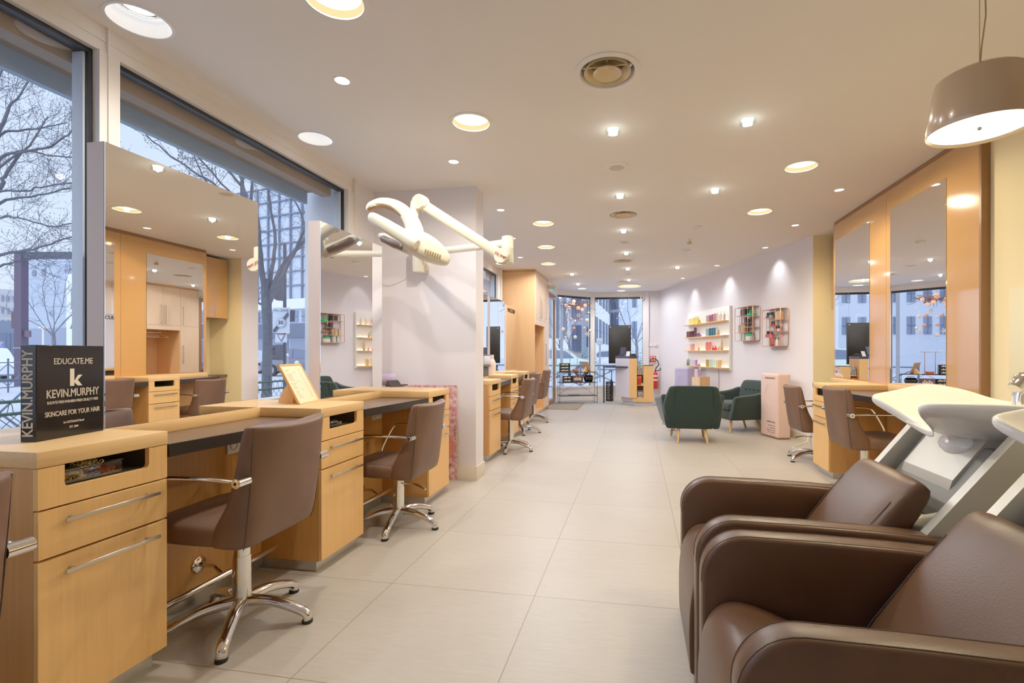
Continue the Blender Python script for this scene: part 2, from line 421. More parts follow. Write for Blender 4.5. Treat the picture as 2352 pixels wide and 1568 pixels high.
# shop-front bay
P1, P2, P3 = Vector((-1.99, 11.75, 0)), Vector((-1.12, 12.57, 0)), Vector((.21, 12.62, 0))
def bay(name, a, b, zlo=.36, zhi=2.62):
    d = b - a; L = d.length; rz = math.atan2(d.y, d.x)
    f = M().box(0, L, 0, .08, 0, zlo - .05).box(0, L, -.012, .09, zlo - .05, zlo).box(0, L, 0, .08, zhi, ZC).box(0, .06, -.01, .09, 0, zhi).box(L - .06, L, -.01, .09, 0, zhi).box(0, L, -.006, .01, .18, .19)
    o = struct(name, f, FRAMEW); o.location = a; o.rotation_euler = (0, 0, rz)
    M().poly([(.06, .033, zlo), (L - .06, .033, zlo), (L - .06, .033, zhi), (.06, .033, zhi)]).build('window_pane', PANE, o)
    M().box(.06, L - .06, .02, .05, zhi - .05, zhi).box(.06, .068, .02, .05, zlo, zhi).box(L - .068, L - .06, .02, .05, zlo, zhi).build('gasket', GASKET, o)
    return o
bay('window_4', P1, P2); bay('window_5', P2, P3)
struct('trim_5', M().lathe([(.06, 0), (.06, 2.745)], 12, (P2.x, P2.y + .03, 0)), FRAMEW)
# door leaf between the wardrobe and the bay
dr = struct('door_1', M().box(-1.985, -1.94, 11.60, 11.70, 0, 2.56).box(-1.985, -1.94, 10.32, 10.42, 0, 2.56).box(-1.985, -1.94, 10.42, 11.6, 2.46, 2.56).box(-1.985, -1.94, 10.42, 11.6, 0, .12), LACQ_D)
M().poly([(-1.962, 10.42, .12), (-1.962, 11.6, .12), (-1.962, 11.6, 2.46), (-1.962, 10.42, 2.46)]).build('door_pane', PANE, dr)
M().tube([(-1.92, 11.56, .85), (-1.90, 11.56, .9), (-1.90, 11.56, 1.3), (-1.92, 11.56, 1.35)], .012).build('door_handle', STEEL, dr)
struct('wall_header', M().box(-2.62, -1.9, 10.28, 11.76, 2.56, ZC), W_WALL)
struct('trim_6', M().box(-2.62, -1.93, 10.26, 10.32, 0, ZC), FRAMEW)
# striped entrance mat
mt, n_, b_ = nt('mat_stripes'); wv = N(n_, 'ShaderNodeTexWave', Scale=9.0, bands_direction='X'); tcx = N(n_, 'ShaderNodeTexCoord'); crx = N(n_, 'ShaderNodeValToRGB')
n_.links.new(tcx.outputs['Object'], wv.inputs['Vector']); n_.links.new(wv.outputs['Fac'], crx.inputs[0]); n_.links.new(crx.outputs[0], b_.inputs['Base Color'])
crx.color_ramp.elements[0].color = rgb(96, 80, 66); crx.color_ramp.elements[1].color = rgb(176, 156, 132); b_.inputs['Roughness'].default_value = .9
o = M().rbox(-.34, .34, -.68, .68, 0, .012, .003).build('door_mat', mt); o.location = (-1.55, 10.85, 0)
tag(o, 'brown striped ribbed entrance mat on the floor before the glass door', 'mat')

D_ = math.radians
# ================================================================== ceiling fittings
RL = ['nearest the wall-arm hair dryer', 'cut by the top edge of the photo', 'nearest the lacquered mirror wall', 'second nearest along the lacquered mirror wall', 'first beyond the partition on the window row', 'second beyond the partition on the window row', 'third beyond the partition, near the wardrobe', '']
protoR = None
def lamp_spot(name, loc, power, col=(1, .86, .62), size=150, blend=.7, rad=.06, rot=(0, 0, 0)):
    l = bpy.data.lights.new(name, 'SPOT'); l.energy = power; l.color = col
    l.spot_size = math.radians(size); l.spot_blend = blend; l.shadow_soft_size = rad
    o = bpy.data.objects.new(name, l); C.objects.link(o); o.location = loc; o.rotation_euler = rot
    return o
WARM, WARMY, COOLW = (1.0, .90, .75), (1.0, .81, .52), (.97, .97, 1.0)
def halo(x, y, z, e):
    l = bpy.data.lights.new('halo_bulb', 'POINT'); l.energy = e; l.color = (1, .96, .9); l.shadow_soft_size = .008
    o = bpy.data.objects.new('halo_bulb', l); C.objects.link(o); o.location = (x, y, z)
for i, (x, y) in enumerate(LAMPS['R']):
    if i in (0, 7):
        r = R_RAD[i]
        t = thing('recessed_downlight', '', 'downlight', (x, y, ZC), 0, 'round glowing recessed downlights')
        M().lathe([(r + .022, -.003), (r + .022, 0), (r - .002, 0), (r - .004, .004), (r - .004, -.003), (r + .022, -.003)], 36).build('trim_ring', W_CEIL, t)
        M().lathe([(r - .003, 0), (r - .006, .02), (r * .90, .034), (r * .86, .06)], 36).build('reflector', GLOWY, t)
        M().lathe([(r * .90, .034), (r * .6, .030), (.0001, .028)], 36).build('diffuser', GLOW, t)
        if i == 0: protoR = t
    else:
        t = copy_tree(protoR); t.location = (x, y, ZC)
    t['label'] = ('glowing round recessed ceiling downlight, ' + RL[i]) if i < 7 else 'largest round glowing ceiling downlight, at the far end above the reception desk'
    lamp_spot('downlight_lamp', (x, y, ZC + .012), 58, WARMY if x > 0 and y < 7 else (COOLW if y > 5 else WARM), 172, .4, .028)
GL = ['centre row, nearest the camera', 'nearest the pendant lamp and mirror wall', 'centre row, second from the camera', 'second from the pendant lamp, before the mirror wall', 'centre row, third from the camera', 'centre row, fourth from the camera', 'centre row, fifth from the camera', 'centre row, farthest one before the reception desk', 'nearest the wardrobe', 'between the wardrobe and shop-front bay', 'over the green armchairs']
protoG = None
for i, p in enumerate(LAMPS['G']):
    if protoG is None:
        t = protoG = thing('glass_spotlight', '', 'spotlight', (0, 0, 0), 0, 'glass-rimmed ceiling spotlights')
        M().lathe([(.040, 0), (.054, 0), (.056, -.008), (.056, -.024), (.050, -.030), (.034, -.030), (.034, -.026), (.046, -.024), (.046, -.006), (.040, -.004), (.040, 0)], 28).build('glass_rim', CLEAR, t)
        M().lathe([(.0001, -.030), (.022, -.029), (.03, -.024), (.031, -.004), (.0001, -.001)], 24).build('lamp', GLOWW, t)
    else: t = copy_tree(protoG)
    t.location = (p[0], p[1], ZC); t['label'] = 'glass-rimmed surface ceiling spotlight, ' + GL[i]
    halo(p[0], p[1], ZC - .036, .55)
    lamp_spot('spot_lamp', (p[0], p[1], ZC - .026), 52 if p[1] < 7 else 72, COOLW if p[0] < .3 or p[1] > 7 else WARM, 160, .7, .015)
SL = ['left row nearest the camera', 'left row second from the camera', 'just beyond the partition', 'above the dryer elbow joint', 'beyond the dryer elbow, towards the wardrobe', 'nearest the lacquered mirror wall', 'second along the mirror wall', 'first one washing the product wall', 'second one washing the product wall', 'farthest one washing the product wall']
protoS = None
for i, p in enumerate(LAMPS['S']):
    if protoS is None:
        t = protoS = thing('small_spotlight', '', 'spotlight', (0, 0, 0), 0, 'small round recessed spotlights')
        M().lathe([(.05, -.002), (.05, 0), (.042, 0), (.041, -.002), (.05, -.002)], 24).build('trim_ring', W_CEIL, t)
        M().lathe([(.042, 0), (.034, .03), (.034, .031)], 24).build('reflector', emis('reflector_soft_glow', (1, .96, .9, 1), 1.2), t)
        M().lathe([(.034, .028), (.0001, .027)], 24).build('lamp', GLOWW, t)
    else: t = copy_tree(protoS)
    t.location = (p[0], p[1], ZC); t['label'] = 'small recessed round ceiling spotlight, ' + SL[i]
    if i >= 7:
        lamp_spot('wall_washer_lamp', (p[0], p[1], ZC - .02), 16, COOLW, 84, 1.0, .02, (math.radians(14) * -ny, math.radians(14) * nx, 0))
    else: lamp_spot('spot_lamp', (p[0], p[1], ZC + .012), 28 if i < 5 else 38, COOLW if i < 5 else WARMY, 110, .9, .015)
WL = ['white adjustable recessed ceiling lamp beside the first window', 'white adjustable recessed ceiling lamp beside the middle window', 'flat glowing recessed ceiling lamp before the wardrobe by the window', 'flat glowing recessed ceiling lamp over the wire console', 'flat glowing recessed ceiling lamp beside the far shop window']
for i, ((x, y), r) in enumerate(zip(LAMPS['W'], W_RAD)):
    t = thing('recessed_lamp', WL[i], 'ceiling lamp', (x, y, ZC), 0, 'recessed lamps along the glazing')
    M().lathe([(r + .010, -.003), (r + .010, 0), (r - .002, 0), (r - .003, -.003), (r + .01, -.003)], 36).build('trim_ring', REFL, t)
    lit = i >= 2
    M().lathe([(r - .002, 0), (r - .006, .02), (r * .78, .115), (r * .78, .116)], 36).build('cup', mat('cup_white_glow', rgb(240, 238, 236), .4, emit=rgb(240, 236, 232), es=.35) if not lit else emis('soft_cup', (1, .93, .8, 1), 1.1), t)  # cup walls emit faintly, standing in for lamplight on them
    M().lathe([(r * .76, .075), (r * .66, .078), (r * .66, .066), (r * .60, .066), (r * .60, .074), (r * .52, .074)], 36).build('gimbal_ring', CHROME, t)
    M().lathe([(r * .52, .070), (.02, .082), (.016, .06), (.0001, .058)], 28).build('lamp', GLOWW if lit else emis('bulb_glow', (1, .97, .93, 1), 2.2), t)
    lamp_spot('window_lamp', (x, y, ZC + .03), 26, (.90, .94, 1.0), 120, .9, .02, (0, D_(-28) if i < 3 else 0, 0))
VL = ['large round ceiling air diffuser nearest the camera', 'second large round ceiling air diffuser from the camera', 'third large round ceiling air diffuser from the camera', 'farthest round ceiling air diffuser, beside the largest downlight']
protoV = None
for i, p in enumerate(LAMPS['V']):
    if protoV is None:
        t = protoV = thing('air_diffuser', '', 'air vent', (0, 0, 0), 0, 'round ceiling air diffusers')
        M().lathe([(.186, -.002), (.184, -.006), (.155, -.010), (.150, -.004), (.146, .05), (.148, .06), (.16, 0), (.186, 0), (.186, -.002)], 44).build('outer_flange', W_CEIL, t)
        M().lathe([(.128, -.008), (.124, -.006), (.098, .045), (.102, .046), (.128, -.002), (.128, -.008)], 40).build('middle_cone', GOLDRING, t)
        M().lathe([(.078, -.014), (.05, .0), (.02, .022), (.0001, .024), (.0001, .028), (.02, .028), (.052, .005), (.078, -.008), (.078, -.014)], 36).build('inner_cone', GOLDRING, t)
        M().lathe([(.148, .07), (.0001, .07)], 32).build('duct_plate', mat('duct_dark', rgb(122, 96, 50), .5), t)
        M().box(-.145, .145, -.006, .006, .03, .05).box(-.006, .006, -.145, .145, .03, .05).build('cross_bar', GOLDRING, t)
    else: t = copy_tree(protoV)
    t.location = (p[0], p[1], ZC); t['label'] = VL[i]
for i, (p, lb) in enumerate(zip(((1416.7, 382.4), (1435, 555), (1443, 628)), ('round grey ceiling speaker between the first and second air diffusers', 'round grey ceiling speaker past the second air diffuser', 'farthest round grey ceiling speaker, past the third air diffuser'))):
    q = onZ(*p, ZC)
    if i == 0:
        t = protoK = thing('ceiling_speaker', lb, 'speaker', q, 0, 'round ceiling speakers')
        M().lathe([(.095, 0), (.095, -.004), (.064, -.012), (.062, -.012), (.062, 0)], 32).build('bezel', W_CEIL, t)
        M().lathe([(.062, -.010), (.03, -.014), (.0001, -.015)], 28).build('grille', mat('speaker_grille', rgb(196, 188, 176), .6), t)
    else: t = copy_tree(protoK); t.location = q; t['label'] = lb
for i, (p, lb) in enumerate(zip(((1600, 520), (1575, 573.5)), ('white round smoke detector nearer the mirror wall', 'white round smoke detector farther along, near the small sensor'))):
    q = onZ(*p, ZC)
    t = thing('smoke_detector', lb, 'smoke detector', q, 0, 'smoke detectors')
    M().lathe([(.062, 0), (.062, -.022), (.056, -.026), (.03, -.027)], 24).build('base', WHITE, t)
    M().lathe([(.036, -.026), (.034, -.038), (.0001, -.041)], 20).build('sensor_cap', WHITE, t)
q = onZ(1583.5, 550, ZC); t = thing('motion_sensor', 'tiny white box sensor hanging between the two smoke detectors', 'sensor', q)
M().rbox(-.014, .014, -.014, .014, -.03, 0, .004).build('stem', WHITE, t); M().rbox(-.028, .028, -.022, .022, -.065, -.03, .006).build('head', mat('sensor_beige', rgb(206, 186, 140), .5), t)
t = thing('exit_light', 'small white emergency exit light with green stripe beside the wardrobe top', 'exit light', at(1270, 659, 10.4) )
M().rbox(-.09, .09, -.03, .03, -.045, .045, .01).box(-.02, .02, -.02, .02, .04, ZC - t.location.z).build('housing', WHITE, t); M().rbox(-.05, .05, -.036, -.03, -.04, -.015, .002).build('green_stripe', mat('exit_green', rgb(90, 190, 170), .4, emit=rgb(90, 190, 170), es=.15), t)
# world light: bright overcast sky
w = bpy.data.worlds.new('sky'); sc.world = w; w.use_nodes = True
wn = w.node_tree; bg = wn.nodes['Background']
tcw = N(wn, 'ShaderNodeTexCoord'); spw = N(wn, 'ShaderNodeSeparateXYZ'); crw = N(wn, 'ShaderNodeValToRGB')
wn.links.new(tcw.outputs['Generated'], spw.inputs[0]); wn.links.new(spw.outputs['Z'], crw.inputs[0]); wn.links.new(crw.outputs[0], bg.inputs['Color'])
crw.color_ramp.elements[0].position = 0; crw.color_ramp.elements[0].color = (.62, .735, .95, 1)
crw.color_ramp.elements[1].position = .6; crw.color_ramp.elements[1].color = (.47, .62, .93, 1)
bg.inputs['Strength'].default_value = 1.16
# ================================================================== styling stations
def cabinet(loc, rz, label, D=.69, w=.41, group='beech styling cabinets'):
    t = thing('styling_cabinet', label, 'cabinet', loc, rz, group)
    m = M().box(-D, -.018, 0, .018, .062, .837).box(-D, -.018, w - .018, w, .062, .837).box(-D, -.02, .018, w - .018, .062, .08).box(-D, -D + .012, .018, w - .018, .08, .837)
    m.build('carcass', WOOD_D, t)
    M().rbox(-D, 0, -.003, w + .003, .838, .888, .0025).build('top_slab', WOOD_Y, t)
    y0, y1, zb = .07, w - .07, .765
    out = [(0, .712), (w, .712), (w, .836), (y1, .836)]
    def arc(cy, cz, a0): return [(cy + .016 * math.cos(a0 + k * PI / 8), cz + .016 * math.sin(a0 + k * PI / 8)) for k in range(5)]
    out += [(y1, zb + .016)] + arc(y1 - .016, zb + .016, 0)[::1][:0]
    out += [(y1 - .016 + .016 * math.cos(-k * PI / 8), zb + .016 + .016 * math.sin(-k * PI / 8)) for k in range(5)]
    out += [(y0 + .016 + .016 * math.cos(-PI / 2 - k * PI / 8), zb + .016 + .016 * math.sin(-PI / 2 - k * PI / 8)) for k in range(5)]
    out += [(y0, .836), (0, .836)]
    M().prism(out, -.018, 0, 'x').build('niche_front', WOOD, t)
    li = M().box(-.34, -.018, y0 - .03, y1 + .03, zb - .012, zb - .001).box(-.352, -.34, y0 - .03, y1 + .03, zb - .012, .836).box(-.34, -.018, y0 - .04, y0 - .03, zb - .012, .836).box(-.34, -.018, y1 + .03, y1 + .04, zb - .012, .836)
    li.build('niche_shade', DARK, t)  # dark lining painted in for the shade inside the wooden niche
    for z0, z1, hz in ((.560, .706, .668), (.068, .553, .508)):
        d = M().rbox(-.018, 0, .0, w, z0, z1, .0015, 1).build('drawer', WOOD, t)
        M().rbox(.022, .030, .055, w - .05, hz - .006, hz + .006, .001, 1).box(0, .024, .08, .09, hz - .004, hz + .004).box(0, .024, w - .085, w - .075, hz - .004, hz + .004).build('handle', STEEL, d)
    M().box(-D, -.045, .02, w - .02, 0, .062).build('plinth', ALU, t)
    return t
cabinet((-1.765, 1.165, 0), 0, 'nearest beech drawer cabinet, hair ties box in its niche and black box on top', .68)
cabinet((-1.667, 2.365, 0), 0, 'beech drawer cabinet with the framed menu standing on it', .78)
cabinet((-1.588, 3.57, 0), 0, 'beech drawer cabinet beside the white partition and the pink poster', .86)
cabinet((-1.57, 5.13, 0), 0, 'first beech drawer cabinet behind the white partition', .88)
cabinet((-1.67, 6.41, 0), 0, 'middle beech drawer cabinet behind the partition, with the pale vase on it', .78)
cabinet((-1.78, 7.62, 0), 0, 'last beech drawer cabinet behind the partition, next to the wardrobe', .67)
cabinet((1.78, 5.42, 0), PI, 'beech drawer cabinet between the two chairs at the lacquered mirror wall', .53)

def desk(loc, rz, L, d0, d1, label, sock=None, ledge=.888, flange=.5):
    t = thing('styling_desk', label, 'desk', loc, rz, 'styling desk leaves')
    M().prism([(0, .002), (d0, .002), (d1, L - .002), (0, L - .002)], .796, .836).build('tabletop', DESK, t)
    M().prism([(d0, .002), (d0 + .014, .002), (d1 + .014, L - .002), (d1, L - .002)], .788, .837).build('front_edge', BLACK, t)
    M().box(.0, .018, 0, L, .062, .796).build('back_panel', WOOD_D, t)
    M().rbox(-.10, .012, 0, L, .836, ledge, .002).build('ledge', WOOD_Y, t)
    M().box(-.02, .006, 0, L, 0, .062).build('plinth', ALU, t)
    r = M().tube([(.15, .10, .15), (.15, L - .06, .15)], .016, 12)
    fy = L * flange
    r.tube([(.018, fy, .19), (.10, fy, .19), (.15, fy, .155)], .009, 8)
    f = r.build('foot_rail', CHROME, t)
    M().lathe([(.0001, 0), (.038, 0), (.038, .005), (.032, .008), (.0001, .008)], 20, mat=Matrix.Translation((.018, fy, .19)) @ Matrix.Rotation(PI / 2, 4, 'Y')).build('flange', CHROME, f)
    if sock:
        y, z = sock
        s = M().rbox(.018, .028, y - .072, y + .072, z - .04, z + .04, .004).build('socket_outlet', WHITE, t)
        g = M()
        for k in (-.034, .034): g.lathe([(.024, 0), (.024, .003), (.019, .003), (.017, -.004), (.0001, -.004)], 18, mat=Matrix.Translation((.028, y + k, z)) @ Matrix.Rotation(PI / 2, 4, 'Y'))
        g.build('socket_well', mat('socket_grey', rgb(196, 186, 168), .5), s)
    return t
desk((-2.05, 1.578, 0), 0, .784, .275, .345, 'dark brown desk leaf between the two nearest beech cabinets', (.62, .715))
desk((-2.00, 2.778, 0), 0, .790, .325, .395, 'dark brown desk leaf before the second mirror, between menu cabinet and poster cabinet', (.70, .715), flange=.62)
desk((-2.00, 5.543, 0), 0, .865, .40, .32, 'desk leaf hidden between the first two cabinets behind the partition')
desk((-2.09, 6.823, 0), 0, .795, .41, .30, 'desk leaf between the vase cabinet and the last cabinet behind the partition')
desk((-2.18, 8.033, 0), 0, .83, .39, .33, 'desk leaf between the last window-side cabinet and the wardrobe')
desk((2.29, 5.002, 0), PI, .80, .50, .44, 'dark desk leaf at the near mirror of the lacquered wall', ledge=.905)
desk((2.29, 6.345, 0), PI, .92, .20, .44, 'dark desk leaf at the far mirror of the lacquered wall', ledge=.895)

def styling_mirror(loc, L, h, label):
    t = thing('styling_mirror', label, 'mirror', loc, 0, 'tall station mirrors by the windows')
    M().box(-.085, -.004, 0, L, 0, h).build('backing_panel', TAUPE, t)
    M().box(-.004, .0, .0015, L - .0015, .001, h - .0015).build('mirror_glass', MIRROR, t)
    return t
styling_mirror((-2.05, 1.57, .888), .79, 1.128, 'nearest tall mirror in a pinkish panel, behind the black box')
styling_mirror((-2.00, 2.825, .888), .775, 1.150, 'second tall mirror in a pinkish panel, under the hair dryer arms')
styling_mirror((-2.00, 5.58, .888), .82, 1.14, 'first tall mirror behind the partition, edge on')
styling_mirror((-2.10, 6.84, .888), .79, 1.13, 'tall mirror behind the partition reflecting the black display panel')
sm = styling_mirror((-2.19, 8.04, .888), .78, 1.13, 'tall mirror beside the wardrobe lettered near its top')
text_mesh('lettering', 'MASCULIN', .105, INK, sm, (.002, .37, 1.045), (PI / 2, 0, PI / 2), bold=.004)

# ================================================================== salon chair
def salon_chair():
    t = thing('salon_chair', '', 'chair', (0, 0, 0), 0, 'brown leather salon chairs')
    # backrest, a bent slab that wraps forward at the sides
    LV = [(.402, -.165, .10, .205, .0), (.41, -.20, .18, .232, .003), (.45, -.215, .190, .239, .006), (.52, -.230, .160, .242, .012), (.60, -.246, .115, .243, .02), (.69, -.262, .095, .244, .03),
          (.79, -.278, .075, .247, .042), (.865, -.292, .058, .248, .055), (.893, -.298, .046, .247, .058), (.902, -.292, .026, .243, .058)]
    secs = []
    for z, xo, th, hw, cv in LV:
        row = []
        for k in range(9):
            s = -1 + k / 4; row.append((xo + cv * s * s * s * s * .5 + cv * s * s * .5 + (.014 if abs(s) == 1 else 0), s * hw, z + (.016 * (s * s) - .012 if z > .85 else 0)))
        for k in range(9):
            s = 1 - k / 4; row.append((xo + th + cv * s * s - (.014 if abs(s) == 1 else 0), s * (hw - .004), z + (.016 * (s * s) - .012 if z > .85 else 0)))
        secs.append(row)
    b = M().loft(secs).build('backrest', LEATHER, t, subsurf=1, sharp=0)
    pp = M()
    for sd, s2 in ((0, 1), (8, 7)):
        pp = M(); pp.stube([Vector(r[sd]).lerp(Vector(r[s2]), .40) + Vector((.0038, 0, 0)) for r in secs[1:-1]], .0016, 6)
        pp.build('piping', SEAM, b)
    # seat cushion
    secs = []
    for x, hw, zt, zb in ((-.15, .19, .485, .425), (-.14, .214, .497, .408), (-.06, .224, .500, .404), (.08, .230, .512, .404), (.20, .230, .520, .412), (.255, .222, .512, .425), (.272, .20, .495, .44)):
        zm, hh = (zt + zb) / 2, (zt - zb) / 2
        row = []
        for k in range(20):
            a = 2 * PI * k / 20; ca, sa = math.cos(a), math.sin(a); e = .38
            row.append((x, hw * math.copysign(abs(ca) ** e, ca), zm + hh * math.copysign(abs(sa) ** e, sa)))
        secs.append(row)
    M().loft(secs).build('seat', LEATHER, t, subsurf=1, sharp=0)
    for s in (-1, 1):
        a = M().stube([(-.21, s * .262, .692), (-.10, s * .270, .700), (.06, s * .276, .702), (.15, s * .276, .694), (.185, s * .272, .672), (.225, s * .262, .60), (.262, s * .25, .515), (.255, s * .24, .47), (.2, s * .22, .45)],
                     [.012, .013, .014, .014, .014, .013, .013, .012, .010], 10, k=3, flat=.62, up=(0, 0, 1)).build('armrest', CHROME, t)
        j = M().tube([(-.215, s * .222, .692), (-.215, s * .282, .692)], .019, 16).tube([(-.215, s * .282, .692), (-.215, s * .286, .692)], [.014, .012], 12).tube([(-.215, s * .286, .692), (-.215, s * .287, .692)], .006, 8, 1)
        j.build('joint', [CHROME, RUBBER], a)
    M().lathe([(.0001, .40), (.09, .40), (.09, .393), (.034, .385), (.034, .30), (.037, .30), (.037, .095), (.05, .088), (.0001, .086)], 28).build('column', CHROME, t)
    M().tube([(.0, .03, .335), (.0, .08, .338), (.0, .15, .345), (.0, .21, .338), (.0, .25, .325)], [.010, .008, .010, .012, .009], 10, flat=.6, up=(0, 0, 1)).build('pump_lever', CHROME, t)
    for k in range(5):
        a = 2 * PI * k / 5; ca, sa = math.cos(a), math.sin(a)
        P = [(.0, .098, .030), (.05, .100, .029), (.12, .096, .026), (.19, .080, .024), (.25, .058, .023), (.276, .044, .022), (.287, .030, .021), (.287, .014, .021)]
        lg = M().stube([(r * ca, r * sa, z) for r, z, q in P], [q for r, z, q in P], 12, k=3, flat=.85, up=(0, 0, 1)).build('leg', CHROME, t)
        M().lathe([(.0001, 0), (.021, 0), (.023, .003), (.022, .014), (.0001, .014)], 16, (.287 * ca, .287 * sa, 0)).build('foot_pad', RUBBER, lg)
    return t
chair0 = salon_chair()
def put_chair(x, y, rz, label, dz=0.0, leg=0.0, lever=None, first=[True]):
    if first[0]: t = chair0; first[0] = False; new = False
    else: t = copy_tree(chair0); new = True
    t.location = (x, y, 0); t.rotation_euler = (0, 0, rz); t['label'] = label
    for ch in list(t.children):
        n = ch.name.split('.')[0]
        if n in ('backrest', 'seat', 'armrest'): ch.location.z = dz
        elif n == 'column': ch.scale.z = (0.40 + dz) / .40
        elif n == 'leg': ch.rotation_euler.z = leg
        elif n == 'pump_lever':
            if lever is None: bpy.data.objects.remove(ch)
            else: ch.rotation_euler.z = lever; ch.location.z = dz
    return t
D = math.radians
put_chair(-1.62, 3.14, PI, 'brown leather salon chair at the second mirror, its pump lever sticking out', -.045, D(28), D(70))
put_chair(-1.71, 1.875, PI + .03, 'brown leather salon chair, the whole one nearest the camera at the first mirror', .0, D(-60 + 180 - 3))
put_chair(-1.80, .75, PI + .02, 'brown leather salon chair cut off by the bottom left corner', -.015, D(10))
put_chair(-1.53, 5.84, PI, 'first brown salon chair behind the white partition', -.02, D(20))
put_chair(-1.71, 7.13, PI, 'second brown salon chair behind the partition', -.0, D(40))
put_chair(-1.77, 8.36, PI, 'last brown salon chair behind the partition, before the wardrobe niche', .0, D(10))
put_chair(1.88, 4.50, .02, 'brown leather salon chair nearest the white wash basins', .0, D(30))
put_chair(1.93, 5.84, .02, 'brown leather salon chair beside the blush pink display bottle', -.07, D(60), D(-250))

# ================================================================== things on the near stations
# black display box (rectangular carton with lettering)
zt = .888
A = onZ(83, 1015.5, zt); B = onZ(238, 988, zt); Lp = onZ(57, 1016, zt)
rz = math.atan2(B.y - A.y, B.x - A.x); Wd = (B - A).length
t = thing('display_box', 'glossy black upright display box lettered in white on the nearest cabinet', 'box', (A.x, A.y, zt), rz)
H_ = .325; TH = .052
M().rbox(0, Wd, 0, TH, 0, H_, .0015, 1).build('carton', COVER, t)
fr = (PI / 2, 0, 0)
for s, z, sz, bd, ft in (('EDUCATE.ME', .268, .030, .0006, .58), ('KEVIN.MURPHY', .155, .040, .0007, .78), ('SULFATE FREE•PARABEN FREE•CRUELTY FREE', .126, .0135, 0, .76), ('SKINCARE FOR YOUR HAIR', .086, .0245, .0004, .82), ('An AUSTRALIAN Brand', .053, .0115, .0003, .31), ('EST. 2004', .034, .0105, .0003, .13)):
    text_mesh('lettering', s, sz, PRINT, t, (Wd * .52, -.001, z), fr, bold=bd, fit=ft * Wd)
k = M()
for pg in ([(-.020, .183), (-.004, .183), (-.004, .245), (-.020, .245)], [(-.004, .200), (.011, .222), (.027, .222), (.009, .2035), (.027, .183), (.010, .183), (-.004, .196)]):
    k.prism([(Wd * .54 + a, z - .003) for a, z in pg], -.0016, -.0004, 'y')
k.build('logo', PRINT, t)
text_mesh('spine_lettering', 'KEVIN.MURPHY', .050, PRINT, t, (-.001, TH * .5, H_ * .5), (PI / 2, -PI / 2, -PI / 2), bold=.0006, fit=.29)

# clear box of hair ties in the niche of the nearest cabinet
t = thing('storage_box', 'clear plastic box of coloured hair ties inside the nearest cabinet niche', 'box', (-1.80, 1.33, .764))
M().rbox(-.09, .012, -.105, .10, .001, .046, .006).build('clear_tray', glass_pane('box_plastic', (.86, .88, .88, 1), .14), t)
M().rbox(-.092, .014, -.107, .102, .046, .050, .002).build('lid', glass_pane('lid_plastic', (.9, .92, .92, 1), .2), t)
rnd = random.Random(4)
for cn, c0, y0, y1, zz in (('yellow', rgb(226, 176, 40), -.09, -.005, .03), ('blue', rgb(66, 76, 160), .0, .045, .03), ('orange', rgb(214, 96, 50), .05, .09, .03), ('pale', rgb(214, 204, 150), -.03, .06, .062)):
    m = M()
    for k in range(26 if zz < .05 else 12):
        cx, cy, r, tl, th_ = rnd.uniform(-.07, .0), rnd.uniform(y0, y1), rnd.uniform(.007, .013), rnd.uniform(-1, 1), rnd.uniform(-1, 1)
        m.tube([(cx + r * math.cos(a) , cy + r * math.sin(a) * math.cos(tl), .012 + rnd.uniform(0, .012) + (zz - .03) + r * math.sin(a) * math.sin(tl)) for a in [2 * PI * j / 10 for j in range(11)]], .0011, 5)
    o = m.build('hair_ties', mat(cn + '_elastic', c0, .5), t); o['kind'] = 'stuff'; o['label'] = cn + ' hair ties'
# menu frame
t = thing('menu_frame', 'tilted wooden menu frame with printed card on the second cabinet', 'frame', (-1.935, 2.64, zt), math.atan2(2.764 - 2.511, -1.965 + 1.913) - .02)
Rm = Matrix.Rotation(D(-28), 4, 'X')
def rot_build(m, name, mt_, par): m.v = [tuple(Rm @ Vector(v)) for v in m.v]; return m.build(name, mt_, par)
fw, fh = .125, .262
rot_build(M().box(-fw, fw, -.002, .012, 0, .008).box(-fw, fw, -.002, .012, fh - .008, fh).box(-fw, -fw + .008, -.002, .012, 0, fh).box(fw - .008, fw, -.002, .012, 0, fh).box(-fw, fw, .009, .012, 0, fh), 'frame', WOOD, t)
m = M().box(-fw + .008, fw - .008, .002, .004, .008, fh - .008); r = random.Random(2)
for j in range(22):
    z = .225 - j * .0088
    if j in (2, 9, 15): m.box(-.012, .012, .0012, .0021, z, z + .002, 1); continue
    m.box(-.09, -.09 + r.uniform(.03, .06), .0012, .0021, z, z + .0018, 1); m.box(.06, .06 + r.uniform(.012, .025), .0012, .0021, z, z + .0018, 1)
rot_build(m, 'menu_card', [PAPER, GREYINK], t)
M().prism([(.09, 0), (.175, 0), (.175, .02), (.14, .09), (.088, .13), (.078, .115)], -.03, .03, 'x').build('easel_foot', WOOD, t)
